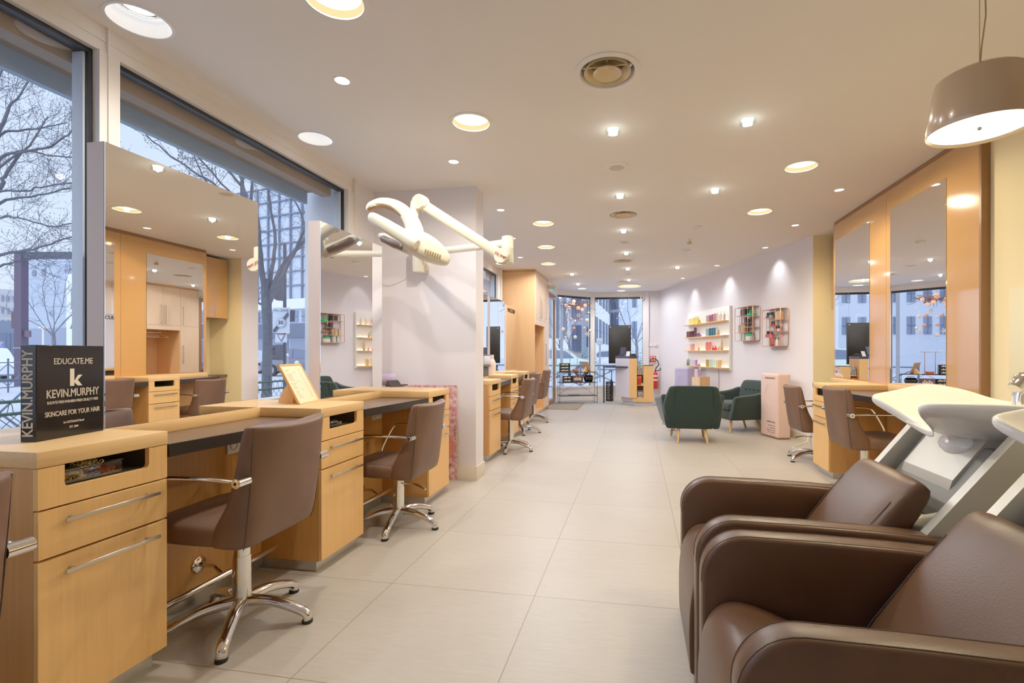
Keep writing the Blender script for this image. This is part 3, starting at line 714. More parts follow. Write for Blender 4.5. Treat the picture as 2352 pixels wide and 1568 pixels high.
# dark tool in second cabinet niche, black wedge and lilac roll on third cabinet
t = thing('hair_clipper', 'shiny black hair clipper lying in the menu cabinet niche', 'clipper', (-1.70, 2.50, .764))
M().tube([(0, -.06, .022), (0, -.03, .025), (0, .03, .024), (0, .06, .02)], [.012, .022, .02, .012], 12).build('body', COVER, t); M().box(-.014, .014, .058, .075, .012, .028).build('blade', STEEL, t)
t = thing('tablet_stand', 'black wedge-shaped tablet stand on the cabinet below the dryer', 'tablet', tuple(onZ(905, 887.5, zt)), .9)
M().prism([(-.07, 0), (.07, 0), (.035, .055), (.025, .055)], -.05, .05, 'x').build('wedge', BLACK, t)
M().box(-.03, .16, .06, .12, 0, .010).build('screen', BLACK, t)
t = thing('towel_roll', 'pale lilac rolled towel behind the black tablet stand', 'towel', tuple(onZ(884, 884, zt)), .5)
M().tube([(-.10, 0, .055), (-.098, 0, .055), (.098, 0, .055), (.10, 0, .055)], [.045, .055, .055, .045], 20).build('roll', mat('lilac_towel', rgb(206, 186, 212), .9), t)
# pink poster leaning on the partition
pm, n_, b_ = nt('poster_print'); L_ = n_.links.new
tc_ = N(n_, 'ShaderNodeTexCoord'); no_ = N(n_, 'ShaderNodeTexNoise', Scale=26.0, Detail=8.0, Roughness=.75); L_(tc_.outputs['Object'], no_.inputs['Vector'])
cr_ = N(n_, 'ShaderNodeValToRGB'); el = cr_.color_ramp.elements
el[0].position, el[0].color = .36, rgb(176, 106, 112); el[1].position, el[1].color = .62, rgb(252, 234, 234)
for p_, c_ in ((.46, rgb(214, 150, 150)), (.55, rgb(236, 190, 190))): e_ = el.new(p_); e_.color = c_
L_(no_.outputs['Fac'], cr_.inputs[0]); L_(cr_.outputs[0], b_.inputs['Base Color']); b_.inputs['Roughness'].default_value = .5
t = thing('poster_board', 'pink rocky beach poster board leaning on the partition behind the cabinet', 'poster', (0, 0, 0))
M().box(-2.30, -1.657, 4.338, 4.346, .0, .885).build('board', pm, t)
# forearm shapes printed on the poster, as flat cut shapes
SK = mat('poster_skin', rgb(232, 150, 136), .5)
M().prism([(-1.80, .62), (-1.775, .60), (-1.745, .50), (-1.715, .40), (-1.66, .32), (-1.66, .28), (-1.73, .20), (-1.70, .12), (-1.74, .10), (-1.79, .24), (-1.80, .40)], 4.336, 4.338, 'y').build('printed_arm', SK, t)
text_mesh('lettering', 'Y', .07, mat('poster_white', rgb(246, 232, 232), .5), t, (-1.725, 4.335, .125), (PI / 2, 0, 0), bold=.003)
# vase and device on the vase cabinet
t = thing('ceramic_vase', 'pale pink matt ceramic vase on the cabinet behind the partition', 'vase', (-1.99, 6.56, zt))
M().lathe([(.0001, 0), (.05, 0), (.052, .006), (.052, .05), (.060, .11), (.056, .165), (.040, .205), (.031, .215), (.031, .275), (.027, .275), (.027, .22), (.0001, .2)], 28).build('body', mat('vase_pink', rgb(232, 206, 192), .6), t)
t = thing('sterilizer_box', 'grey and white countertop device with black base behind the pink vase', 'device', (-2.00, 6.05, zt))
M().rbox(-.06, .12, -.15, .10, .15, .26, .01).build('body', mat('device_lilac', rgb(214, 206, 212), .5), t); M().rbox(-.06, .12, -.15, .10, .12, .15, .004).box(-.04, .10, -.13, .08, 0, .12).build('base', DARK, t); M().rbox(-.05, .11, -.14, .09, .26, .28, .004).build('tray', GREYD, t)
# ================================================================== lacquered mirror wall
t = thing('lacquer_panel', 'glossy caramel lacquered wall panelling around the two tall mirrors', 'wall panel', (0, 0, 0))
g = M()
for a, b in ((3.82, 4.188), (5.022, 5.098), (5.102, 5.428), (6.292, 6.35)): g.box(2.312, 2.355, a, b, .0, 2.70)
for a, b in ((4.188, 5.022), (5.428, 6.292)): g.box(2.312, 2.355, a, b, 2.518, 2.70).box(2.312, 2.355, a, b, .0, .905)
g.build('panel_sheet', LACQ, t)
M().box(2.318, 2.36, 3.82, 6.35, 2.70, 2.744).build('shadow_gap', LACQ_D, t)
M().box(2.306, 2.36, 3.80, 3.822, 0, 2.744).build('end_strip', LACQ_D, t)
for a, b, lb in ((4.19, 5.02, 'near frameless mirror set in the caramel lacquered wall'), (5.43, 6.29, 'far frameless mirror set in the caramel lacquered wall')):
    o = M().box(2.308, 2.345, a, b, .907, 2.516).build('wall_mirror', MIRROR); tag(o, lb, 'mirror', 'mirrors set in the lacquered wall')
t = thing('hanging_cupboard', 'brown wall cupboard hanging in the alcove, seen in the nearest mirror', 'cupboard', (2.5, 6.36, 1.75))
M().box(.018, .395, 0, .58, 0, .95).build('cabinet_body', LACQ_D, t); M().rbox(0, .018, .0, .58, 0, .95, .002).build('door', LACQ, t)
o = M().rbox(2.56, 2.898, 6.354, 6.998, .80, .836, .002).build('alcove_shelf', DESK); tag(o, 'dark brown shelf board built into the alcove beyond the lacquered wall', 'shelf')
t = thing('coffee_machine', 'small black coffee machine on the dark desk end in the alcove', 'coffee machine', (2.70, 6.62, .836), .2)
M().rbox(-.07, .07, -.045, .045, 0, .22, .02).build('body', COVER, t); M().rbox(-.13, -.06, -.04, .04, 0, .03, .004).build('drip_tray', BLACK, t); M().rbox(-.11, .0, -.03, .03, .15, .23, .015).build('spout_head', CHROME, t)
o = M().rbox(2.352, 2.36, 1.1, 3.62, .95, 1.6, .002).build('splash_panel', mat('pale_green_splash', rgb(232, 224, 186), .25)); tag(o, 'pale glossy splash panel on the cream wall behind the basins', 'wall panel')

# ================================================================== backwash units
def backwash():
    t = thing('backwash_unit', '', 'wash unit', (0, 0, 0), 0, 'brown leather backwash units')
    # local: x toward the wall, y from the near arm to the far arm (0 .. .63)
    for y0, y1 in ((0, .085), (.545, .63)):
        # arm slab: outline in x-z, rounded front top
        pts = [(.20, .0), (.20, .47)] + [(.33 + .13 * math.cos(PI - k * PI / 16), .49 + .13 * math.sin(PI - k * PI / 16)) for k in range(0, 9)] + [(.55, .618), (.75, .612), (.97, .600), (.99, .59), (.955, .545), (.88, .42), (.70, .14), (.60, 0)]
        secs = []
        cx = sum(p[0] for p in pts) / len(pts); cz = sum(p[1] for p in pts) / len(pts)
        for y, e in ((y0, .012), (y0 + .004, .004), (y0 + .012, 0), (y1 - .012, 0), (y1 - .004, .004), (y1, .012)):
            row = []
            n = len(pts)
            for i, (x, z) in enumerate(pts):
                a, b = Vector(pts[i - 1]), Vector(pts[(i + 1) % n]); d = (b - a).normalized(); nn = Vector((d.y, -d.x))
                row.append((x + nn.x * e, y, max(0, z + nn.y * e)))
            secs.append(row)
        a = M().loft(secs).build('armrest', LEATHER_B, t)
        for y in (y0 + .0125, y1 - .0125):
            M().tube([(x, y, z) for x, z in pts[1:14]], .0015, 6).build('piping', SEAM, a)
    # seat: front roll going down to the floor, dipping towards the back
    prof = [(.19, .02), (.188, .03), (.183, .20), (.19, .32), (.215, .40), (.26, .442), (.32, .445), (.42, .41), (.56, .35), (.75, .275), (.80, .25), (.80, .05)]
    secs = []
    for y, k in ((.087, .85), (.092, .97), (.12, 1), (.315, 1.012), (.51, 1), (.538, .97), (.543, .85)):
        secs.append([(.5 + (x - .5) * (1 if k >= 1 else .97 + .03 * k), y, z * k if z > .1 else z) for x, z in prof])
    M().loft(secs).build('seat', LEATHER_B, t, subsurf=2, sharp=0)
    # reclined back cushion, leaning from the seat up towards the basin
    base, top = Vector((.60, 0, .28)), Vector((.935, 0, .765))
    d = (top - base).normalized(); nn = Vector((-d.z, 0, d.x))
    secs = []
    for k, (u, th0) in enumerate(((0, .03), (.05, .07), (.25, .085), (.6, .085), (.85, .075), (.95, .055), (1.0, .02))):
        c = base + (top - base) * u
        row = []
        for j in range(20):
            a = 2 * PI * j / 20; ca, sa = math.cos(a), math.sin(a)
            y = .315 + .222 * math.copysign(abs(ca) ** .32, ca)
            q = c - nn * .03 + nn * (th0 * .7) * math.copysign(abs(sa) ** .45, sa) + (nn * .012 * (1 - ((y - .315) / .222) ** 2) if sa > 0 else Vector())
            row.append((q.x, y, q.z))
        secs.append(row)
    bk = M().loft(secs).build('backrest', LEATHER_B, t, subsurf=1, sharp=0)
    for y in (.122, .508): M().tube([(base + (top - base) * u + nn * (-.03 + .7 * th_ + .0015) + Vector((0, y, 0)))[:] for u, th_ in ((.08, .066), (.25, .080), (.6, .080), (.80, .070))], .0015, 6).build('piping', SEAM, bk)
    # moulded stand: two leaning cheeks with a recessed face between them
    ch = [(.42, .02), (.48, .02), (.95, .60), (1.215, .945), (1.48, .945), (1.52, .86), (1.30, .35), (1.22, 0), (.42, 0)]
    m = M()
    for y0, y1 in ((.03, .068), (.562, .60)):
        m.prism([(x, z) for x, z in [(.46, 0), (.52, .10), (.93, .625), (1.175, .935), (1.46, .935), (1.50, .85), (1.32, .35), (1.26, 0)]], y0, y1, 'y')
    m.build('stand_cheeks', GREYP, t)
    m = M().prism([(.66, 0), (.72, .16), (.97, .46), (1.11, .63), (1.17, .70), (1.35, .93), (1.45, .93), (1.28, .35), (1.20, 0)], .068, .562, 'y')
    m.build('stand_body', GREYM_, t)
    M().prism([(1.03, .60), (1.075, .745), (1.19, .90), (1.25, .94), (1.36, .94), (1.30, .80), (1.10, .62)], .19, .50, 'y').build('stand_block', GREYP, t)
    # dark plate painting in the shade of the recess and the shroud under it
    M().prism([(1.00, .62), (1.03, .63), (1.20, .86), (1.17, .86)], .10, .53, 'y').build('recess_shade_plate', GREYD, t)
    secs = []
    for y in [.075 + .48 * k / 8 for k in range(9)]:
        e = 1 - abs((y - .315) / .24) ** 2.2
        secs.append([(1.02 - .07 * e, y, .68 - .10 * e), (1.05 - .07 * e, y, .70 - .10 * e), (1.05, y, .60), (.86, y, .36), (.80, y, .36), (.80, y, .40), (.93, y, .575)])
    M().loft(secs, smooth=True).build('stand_apron', GREYP, t, sharp=50)
    M().rbox(.83, .98, .02, .066, .42, .56, .012, mat=Matrix.Translation((.90, 0, .49)) @ Matrix.Rotation(D(-38), 4, 'Y') @ Matrix.Translation((-.90, 0, -.49))).build('hinge_cover', GREYP, t)
    # ceramic basin with two horns and a neck rest between them
    cx, cy = 1.275, .315
    n = 48
    def rim(a):
        ca, sa = math.cos(a), math.sin(a)
        e = .72
        x = .30 * math.copysign(abs(ca) ** e, ca); y = .262 * math.copysign(abs(sa) ** e, sa)
        z = .985
        da = abs(abs(a) - PI)
        horn = math.exp(-((da - .62) / .30) ** 2); notch = math.exp(-(da / .33) ** 2)
        x -= .075 * horn - .10 * notch
        z += .030 * math.exp(-((da - .80) / .7) ** 2) - .100 * notch + (.055 if a > 0 else .018) * math.exp(-((da - 1.45) / .42) ** 2) - .006
        return x, y, z
    def ring(sc, dz, dx=0.0, flat=None, mixz=1.0, rnd_=0.0):
        row = []
        for k in range(n):
            a = -PI + 2 * PI * k / n
            x, y, z = rim(a)
            x = x * (1 - rnd_) + .30 * math.cos(a) * rnd_; y = y * (1 - rnd_) + .262 * math.sin(a) * rnd_
            row.append((cx + dx + x * sc, cy + y * sc, (z * mixz + flat * (1 - mixz) if flat is not None else z) + dz))
        return row
    secs = [ring(.12, 0, .0, .872, 0, 1), ring(.36, 0, .0, .874, 0, 1), ring(.56, 0, .0, .882, .04, .9), ring(.72, 0, .0, .896, .14, .7), ring(.85, 0, 0, .915, .4, .45), ring(.935, -.02, 0, .93, .72, .2), ring(.98, -.022), ring(.998, -.010), ring(1.0, 0), ring(.988, .010), ring(.955, .010), ring(.925, -.006),
            ring(.85, 0, .0, .935, .55, .2), ring(.70, 0, .0, .905, .2, .5), ring(.45, 0, .0, .892, .0, .9), ring(.10, 0, .0, .888, 0, 1)]
    bs_ = M().loft(secs).build('basin', CERAMIC, t, subsurf=1, sharp=0)
    M().stube([(1.13, .315, .865), (1.16, .315, .850), (1.25, .315, .838), (1.34, .315, .845)], [.05, .085, .095, .07], 20, flat=.55, up=(0, 0, 1)).build('trap_shroud', CERAMIC, bs_)
    M().lathe([(.0001, .0), (.03, 0), (.032, .004), (.0001, .006)], 20, (cx + .02, cy, .889)).build('drain', CHROME, bs_)
    tp = M().lathe([(.0001, 0), (.03, 0), (.03, .006), (.022, .010), (.0001, .010)], 24, (1.385, .36, .982))
    tp.stube([(1.385, .36, .985), (1.388, .36, 1.03), (1.402, .36, 1.075)], [.021, .020, .024], 18).ball((1.402, .36, 1.085), .031, 18)
    tp.stube([(1.40, .36, 1.082), (1.38, .352, 1.072), (1.362, .345, 1.055)], [.026, .024, .021], 16).stube([(1.405, .36, 1.105), (1.425, .36, 1.122)], [.012, .007], 10)
    tp.build('tap', CHROME, t)
    return t
u = backwash(); u.location = (0, 1.725, 0)
u['label'] = 'brown leather backwash unit with white basin, the farther one'
v = copy_tree(u); v.location = (0, 1.035, 0); v['label'] = 'brown leather backwash unit in the bottom right corner, nearest the camera'

# ================================================================== pendant lamp
t = thing('pendant_lamp', 'taupe drum pendant lamp glowing below, hung over the basins', 'pendant lamp', (1.235, 2.044, 2.0))
M().lathe([(.158, 0), (.160, .004), (.150, .08), (.137, .165), (.130, .192), (.112, .204), (.0001, .206), (.0001, .203), (.11, .200), (.127, .188), (.147, .08), (.156, .004), (.158, 0)], 40).build('shade', mat('taupe_enamel', rgb(176, 148, 116), .22, coat=.6), t)
M().lathe([(.152, .012), (.0001, .012), (.0001, .02), (.150, .02)], 40).build('diffuser', emis('pendant_glow', (1, .88, .60, 1), 2.6), t)
M().lathe([(.006, .004), (.006, .012), (.0001, .003)], 12).build('finial', GREYD, t)
M().tube([(0, 0, .2), (0, 0, .745)], .0016, 6).tube([(0, 0, .2), (.002, 0, .25), (.006, 0, .30), (.02, 0, .42), (.018, 0, .52), (.004, 0, .66), (0, 0, .745)], .003, 6).build('cord', mat('cord_beige', rgb(176, 150, 96), .5), t)
M().lathe([(.0001, .745), (.05, .745), (.05, .725), (.0001, .715)], 24).build('ceiling_rose', WHITE, t)
l = bpy.data.lights.new('pendant_bulb', 'AREA'); l.shape = 'DISK'; l.size = .28; l.energy = 14; l.color = (1, .80, .46)
o = bpy.data.objects.new('pendant_bulb', l); C.objects.link(o); o.location = (1.235, 2.044, 1.99)

# ================================================================== wall-arm hair processor
t = thing('wall_arm_dryer', 'ivory wall-arm hair dryer with three heating arms hung from the partition', 'hair dryer', (0, 0, 0))
Y0 = 3.35
hd = lambda px, py, dy=0.0: None
def onY(px, py, y):
    p0 = at(px, py, 1.0) - Vector((0, 0, CAM_H)); k = y / p0.y
    return Vector((p0.x * k, y, CAM_H + p0.z * k))
mnt = Vector((-1.99, 4.36, 2.03))
M().lathe([(.0001, 0), (.075, 0), (.075, .02), (.06, .05), (.06, .13), (.0001, .14)], 24, mat=Matrix.Translation(mnt) @ Matrix.Rotation(PI / 2, 4, 'X')).rbox(-2.04, -1.94, 4.20, 4.28, 1.93, 2.20, .02).build('wall_mount', IVORY, t)
e1 = onY(1166, 558, 3.62); e2 = onY(1158, 590, 3.60)
a0 = Vector((-1.99, 4.22, 2.10))
m = M()
def bar(m, a, b, h0, h1, w, mi=0):
    d = (b - a).normalized(); sd = d.cross(Vector((0, 0, 1))).normalized(); up_ = sd.cross(d)
    def sec(c, h): return [c + sd * (w * .5 * sx) + up_ * (h * .5 * sz) for sx, sz in ((-1, -.7), (-.7, -1), (.7, -1), (1, -.7), (1, .7), (.7, 1), (-.7, 1), (-1, .7))]
    m.loft([sec(a, h0), sec(b, h1)], mi)
bar(m, a0, e1, .05, .055, .04)
m.build('lower_arm', IVORY, t)
M().lathe([(.0001, -.16), (.040, -.16), (.045, -.155), (.045, -.045), (.046, -.04), (.045, -.035), (.045, .045), (.036, .05), (.0001, .05)], 28, e1).build('elbow', IVORY, t)
j2 = onY(966, 466, 3.42); e2 = Vector((e1.x - .02, e1.y - .06, e1.z - .115))
m = M(); bar(m, e2, j2, .075, .072, .045)
dd = (j2 - e2).normalized()
m.build('upper_arm', IVORY, t)
cap = M()
fwd = Vector((-.18, -.98, 0)).normalized()
def disc(m, c, r, th):
    z = Vector((0, 0, 1)); q = fwd.to_track_quat('Z', 'Y').to_matrix().to_4x4()
    m.lathe([(.0001, -th), (r * .9, -th), (r, -th * .8), (r, th * .8), (r * .9, th), (.0001, th)], 28, mat=Matrix.Translation(c) @ q)
disc(cap, e2 + fwd * .01, .058, .036); cap.build('joint_cap', IVORY, t); cap = M(); disc(cap, j2, .058, .040); cap.build('joint_cap', IVORY, t)
for c_ in (e2 + fwd * .012, j2 + fwd * .004): q_ = fwd.to_track_quat('Z', 'Y').to_matrix().to_4x4(); M().lathe([(.0585, -.004), (.0605, 0), (.0585, .004)], 28, mat=Matrix.Translation(c_) @ q_).build('joint_seam', mat('seam_gold', rgb(160, 138, 90), .5), t)
rt = text_mesh('lettering', 'OLYMP', .032, mat('red_print', rgb(190, 60, 40), .5), t, e2 + fwd * .049, (PI / 2, D(30), math.atan2(fwd.y, fwd.x) + PI / 2), bold=.0008)
hb = onY(957, 540, Y0)                                    # bottom of the hanging post
M().tube([j2 + Vector((-.035, .0, .0)), j2 + Vector((-.045, -.01, -.06)), Vector((j2.x - .05, j2.y - .03, hb.z + .10)), Vector((j2.x - .05, Y0 + .02, hb.z))], [.042, .034, .032, .036], 16).build('hanging_post', IVORY, t)
# head body: a wedge box leaning down towards the wall
hc = onY(972, 562, Y0)
ax = (onY(1030, 580, Y0 + .10) - onY(915, 535, Y0 - .1)).normalized()      # long axis of the body
sd = Vector((0, 0, 1)).cross(ax).normalized(); up_ = ax.cross(sd)
def hp(a, b, c): return hc + ax * a + sd * b + up_ * c
def blob(name, rows, mt_, par, sub=1, n=20, e=.5):
    secs = []
    for a, hw, zt_, zb_ in rows:
        row = []
        for k in range(n):
            th = 2 * PI * k / n; ca, sa = math.cos(th), math.sin(th)
            row.append(hp(a, hw * math.copysign(abs(ca) ** e, ca), (zt_ + zb_) / 2 + (zt_ - zb_) / 2 * math.copysign(abs(sa) ** e, sa)))
        secs.append(row)
    return M().loft(secs).build(name, mt_, par, subsurf=sub, sharp=0)
head = blob('head_body', [(-.17, .03, .05, .0), (-.15, .07, .07, -.045), (-.05, .09, .09, -.10), (.07, .088, .072, -.108), (.155, .075, .03, -.098), (.20, .062, -.01, -.085), (.215, .035, -.03, -.075)], IVORY, t)
v_ = M()
for k in range(7): v_.box(-.006, .006, -.05, .05, -.002, .002)
sl = M()
for k in range(7):
    c = hp(.02 + k * .018, -.086, -.062); sl.add([c + ax * (-.005) + up_ * -.016 - sd * .006, c + ax * .005 + up_ * -.016 - sd * .006, c + ax * .005 + up_ * .016 - sd * .004, c - ax * .005 + up_ * .016 - sd * .004], [(0, 1, 2, 3)])
sl.build('vent_slots', mat('vent_gold', rgb(120, 96, 40), .5), head)
# three arms reaching towards the window
tipU = [onY(*p) for p in ((955, 545, Y0), (950, 520, Y0 + .02), (935, 492, Y0 + .04), (905, 471, Y0 + .05), (875, 466, Y0 + .05), (852, 474, Y0 + .04), (845, 483, Y0 + .03))]
ua = M().stube(tipU, [.070, .066, .060, .056, .052, .046, .018], 18, flat=.70, up=(0, 0, 1)).build('heating_arm', IVORY, t)
low = [p + Vector((-.006, -.030, -.034)) for p in tipU[2:6]]
M().stube(low, [.020, .036, .036, .020], 12, flat=.5, up=(0, 0, 1)).build('lamp_window', mat('heater_amber', rgb(150, 120, 84), .2, metal=.7, bump=.6, bscale=120), ua)
mid = [onY(*p) for p in ((848, 497, Y0 - .1), (856, 500, Y0 - .1), (885, 517, Y0 - .11), (925, 541, Y0 - .12), (948, 556, Y0 - .12), (958, 562, Y0 - .12))]
M().stube(mid, [.02, .040, .047, .05, .05, .035], 18).build('heating_arm', IVORY, t)
lo = [onY(*p) for p in ((872, 541, Y0 + .06), (885, 546, Y0 + .06), (910, 558, Y0 + .05), (945, 572, Y0 + .02))]
la = M().tube(lo, [.022, .040, .044, .045], 16).build('heating_arm', IVORY, t)
gl_ = [p + Vector((.0, -.03, -.012)) for p in lo]
M().tube([gl_[0] + (gl_[1] - gl_[0]) * .6, gl_[1], gl_[2], gl_[2] + (gl_[3] - gl_[2]) * .6], [.012, .028, .030, .024], 14).build('lamp_grille', mat('heater_grille', rgb(120, 104, 98), .3, metal=.8, bump=1.0, bscale=160, stretch=(1, 1, 6)), la)
# coiled lead under the head and its tail along the partition
cc = onY(966, 607, 4.26)
pts = [cc + Vector((.062 * math.cos(a), -.01 + .004 * a, .075 * math.sin(a))) for a in [k * PI / 10 for k in range(0, 62)]]
tail = [onY(958, 600, 4.33), onY(930, 640, 4.34), onY(895, 655, 4.345), onY(862, 648, 4.345), onY(840, 640, 4.35)]
M().tube(pts, .0045, 6).tube(tail, .003, 6).build('power_lead', WHITE, t)
# ================================================================== waiting area
def armchair():
    t = thing('green_armchair', '', 'armchair', (0, 0, 0), 0, 'dark green felt armchairs')
    def slab(rows, n=24, e=.4):
        secs = []
        for c, hw, ht, ax_w, ax_t in rows:
            row = []
            for k in range(n):
                a = 2 * PI * k / n; ca, sa = math.cos(a), math.sin(a)
                row.append(Vector(c) + Vector(ax_w) * hw * math.copysign(abs(ca) ** e, ca) + Vector(ax_t) * ht * math.copysign(abs(sa) ** e, sa))
            secs.append(row)
        return secs
    Y, X, Z = (0, 1, 0), (1, 0, 0), (0, 0, 1)
    rows = [((-.21, 0, .185), .245, .03, Y, X), ((-.215, 0, .19), .27, .055, Y, X), ((-.235, 0, .28), .325, .065, Y, X), ((-.262, 0, .40), .372, .07, Y, X), ((-.285, 0, .50), .385, .07, Y, X), ((-.305, 0, .60), .362, .066, Y, X),
            ((-.325, 0, .69), .328, .06, Y, X), ((-.338, 0, .742), .308, .052, Y, X), ((-.342, 0, .765), .285, .030, Y, X)]
    bk = M().loft(slab(rows)).build('backrest', FELT, t, subsurf=1, sharp=0)
    pp = M()
    for s in (-1, 1): pp.tube([(-.275, s * .235, .20), (-.306, s * .245, .35), (-.357, s * .25, .52), (-.388, s * .242, .68), (-.392, s * .235, .75)], .003, 6)
    pp.tube([(-.392, -.235, .75), (-.395, 0, .752), (-.392, .235, .75)], .003, 6)
    pp.build('piping', mat('felt_seam', rgb(10, 22, 20), .9), bk)
    bt = M()
    for r_, z in enumerate((.62, .50)):
        for k in range(4): bt.ball((-.240 + (.62 - z) * .2, -.15 + .10 * k + (.05 if r_ else 0) - .0, z), .013, 8)
    bt.build('buttons', mat('felt_button', rgb(8, 18, 16), .8), bk)
    for s in (-1, 1):
        rows = []
        for x, yb, yt, zt, hw in ((-.28, .30, .355, .64, .04), (-.27, .295, .36, .655, .052), (-.15, .285, .375, .60, .055), (0, .285, .39, .575, .055), (.18, .29, .405, .565, .055), (.30, .295, .415, .555, .054), (.345, .30, .41, .54, .045), (.35, .30, .40, .52, .03)):
            zb = .19 if x < .33 else .21
            lo, hi = Vector((x, s * yb, zb)), Vector((x, s * yt, zt))
            d = (hi - lo); rows.append(((lo + hi) / 2, d.length / 2, hw, d.normalized(), (0, 1, 0)))
        M().loft(slab(rows)).build('armrest', FELT, t, subsurf=1, sharp=0)
    M().rbox(-.24, .325, -.30, .30, .19, .33, .03, 3).build('seat_base', FELT, t)
    M().rbox(-.20, .345, -.285, .285, .33, .445, .045, 4).build('seat_cushion', FELT, t)
    for x, y, tx, ty in ((.26, .20, .29, .223), (.26, -.20, .29, -.223), (-.19, .17, -.27, .19), (-.19, -.17, -.27, -.19)):
        M().tube([(x, y, .20), (tx, ty, 0)], [.023, .014], 14).build('leg', LEGW, t)
    return t
ga = armchair(); ga.location = (.715, 6.93, 0); ga.rotation_euler.z = PI / 2 + .03; ga['label'] = 'dark green felt armchair seen from behind on pale wooden legs'
gb = copy_tree(ga); gb.location = (1.545, 7.97, 0); gb.rotation_euler.z = D(204); gb['label'] = 'dark green felt armchair with buttoned back, next to the pink display bottle'
t = thing('glass_side_table', 'small round clear glass side table behind the green armchair', 'table', (.57, 7.78, 0))
GE = glass_pane('glass_green_edge', (.80, .95, .88, 1), .15)
M().lathe([(.0001, .09), (.175, .09), (.178, .094), (.178, .098), (.175, .102), (.0001, .102)], 40).build('glass_top', CLEAR, t)
M().lathe([(.177, .089), (.181, .089), (.181, .103), (.177, .103), (.177, .089)], 40).build('green_edge', mat('green_glass_edge', rgb(90, 170, 140), .15), t)
M().lathe([(.0001, 0), (.09, 0), (.09, .008), (.018, .014), (.018, .09), (.0001, .09)], 24).build('pedestal', CHROME, t)

def bottle_box(loc, rz, w, d, h, mt_, label, ink, words):
    t = thing('display_bottle', label, 'display bottle', loc, rz, 'giant display bottles')
    M().rbox(0, w, -d, 0, .012, h, .032, 4).build('body', mt_, t)
    M().rbox(.012, w - .012, -d + .012, -.012, 0, .012, .004).build('foot_plate', LACQ_D, t)
    fr = (PI / 2, 0, PI)
    for s, z, sz, bd in words: text_mesh('lettering', s, sz, ink, t, (.055, .0012, z), fr, 'LEFT' if False else 'RIGHT', bold=bd)
    m = M(); cxx = w * .55
    P = [(cxx - .055, .74), (cxx + .01, .74), (cxx + .085, .60), (cxx - .01, .44), (cxx - .075, .44)]
    m.tube([(x, .0015, z) for x, z in P], .003, 6)
    m.tube([(cxx + .16, .0015, .56), (cxx + .15, .0015, .48), (cxx + .12, .0015, .44)], .003, 6)
    m.build('moulded_logo', mt_, t)
    return t
bottle_box((1.896, 7.143, 0), OBL_RZ, .43, .20, .905, PINK, 'blush pink giant display bottle standing by the product wall', mat('pink_ink', rgb(96, 66, 56), .6),
    [('KEVIN.MURPHY', .835, .036, .001), ('ANGEL.WASH', .225, .032, .0012), ('Shampoo for fine', .178, .024, 0), ('coloured hair', .146, .024, 0), ('Shampoing nettoyant', .114, .024, 0), ('pour cheveux fins', .082, .024, 0), ('250 mL  8.4 fl. oz', .035, .018, 0)])
q = at(1579, 900, 9.75)
bottle_box((q.x, q.y, 0), OBL_RZ + .42, .36, .24, .895, LILAC, 'lilac giant display bottle under the lit display shelves', mat('lilac_ink', rgb(226, 222, 236), .6), [('KEVIN.MURPHY', .82, .034, .001)])
t = thing('globe_lamp', 'white globe lamp on the floor behind the pink display bottle', 'lamp', (at(1752, 976, 7.6).x, at(1752, 976, 7.6).y, 0))
M().ball((0, 0, .092), .088, 24).build('globe', WHITE, t); M().lathe([(.0001, 0), (.045, 0), (.045, .012), (.0001, .014)], 20).build('base', WHITE, t)
o = M().tube([obl(.02, .02) + (.14,), obl(.03, .06) + (.10,), obl(-.02, .10) + (.03,), obl(-.08, .2) + (.006,), obl(-.3, .5) + (.006,), obl(-.55, .42) + (.006,)], .005, 6).build('power_cord', WHITE); tag(o, 'white power cord curling on the floor beside the pink display bottle', 'cord')
q = at(1607, 900, 9.0)
t = thing('wooden_pedestal', 'square wooden pedestal under the lit display shelves', 'pedestal', (q.x, q.y, 0), OBL_RZ + .55)
M().rbox(0, .17, -.33, 0, .0, .73, .002).build('pale_side', wood('pale_beech', rgb(222, 190, 158), 'z'), t); M().rbox(.0, .17, -.33, -.001, .73, .742, .001).build('top_board', WOOD_Y, t)
M().box(-.002, 0, -.33, -.0, .0, .73).build('front_board', WOOD, t)

# ================================================================== reception desk
t = thing('reception_desk', 'wooden and lilac reception desk with dark tops and side shelves', 'desk', (0, 0, 0))
GREYL = mat('desk_lilac_side', rgb(216, 204, 208), .5); NAVY = mat('navy_top', rgb(52, 54, 70), .3)
A_, B_, C_ = (-.50, 11.80), (-.165, 11.30), (.005, 11.30)
M().prism([A_, (B_[0], B_[1]), (-.155, 11.42), (-.40, 11.90)], .17, 1.065).build('side_panel', GREYL, t)
M().prism([B_, C_, (.005, 11.80), (-.40, 11.90), (-.155, 11.42)], .17, 1.065).build('front_panel', WOOD, t)
M().prism([A_, B_, C_, (.005, 11.82), (-.38, 11.95)], 1.065, 1.12).build('counter_top', NAVY, t)
M().prism([(-.80, 11.75), (-.72, 11.62), (-.17, 11.33), (-.45, 11.85), (-.70, 11.95)], .845, .885).build('work_surface', NAVY, t)
M().rbox(-.79, -.755, 11.72, 11.755, 0, .845, .003).build('leg', NAVY, t)
M().box(.15, .375, 11.36, 11.378, .075, .91).box(.005, .375, 11.70, 11.715, .075, .91).box(.357, .375, 11.378, 11.70, .075, .905).box(-.075, .374, 11.33, 11.36, .075, .165).build('shelf_carcass', WOOD, t)
for z in (.17, .445, .70): M().box(.005, .357, 11.37, 11.70, z, z + .014).build('shelf_board', WOOD_Y, t)
M().box(.15, .375, 11.36, 11.72, .90, .914).build('shelf_top', NAVY, t)
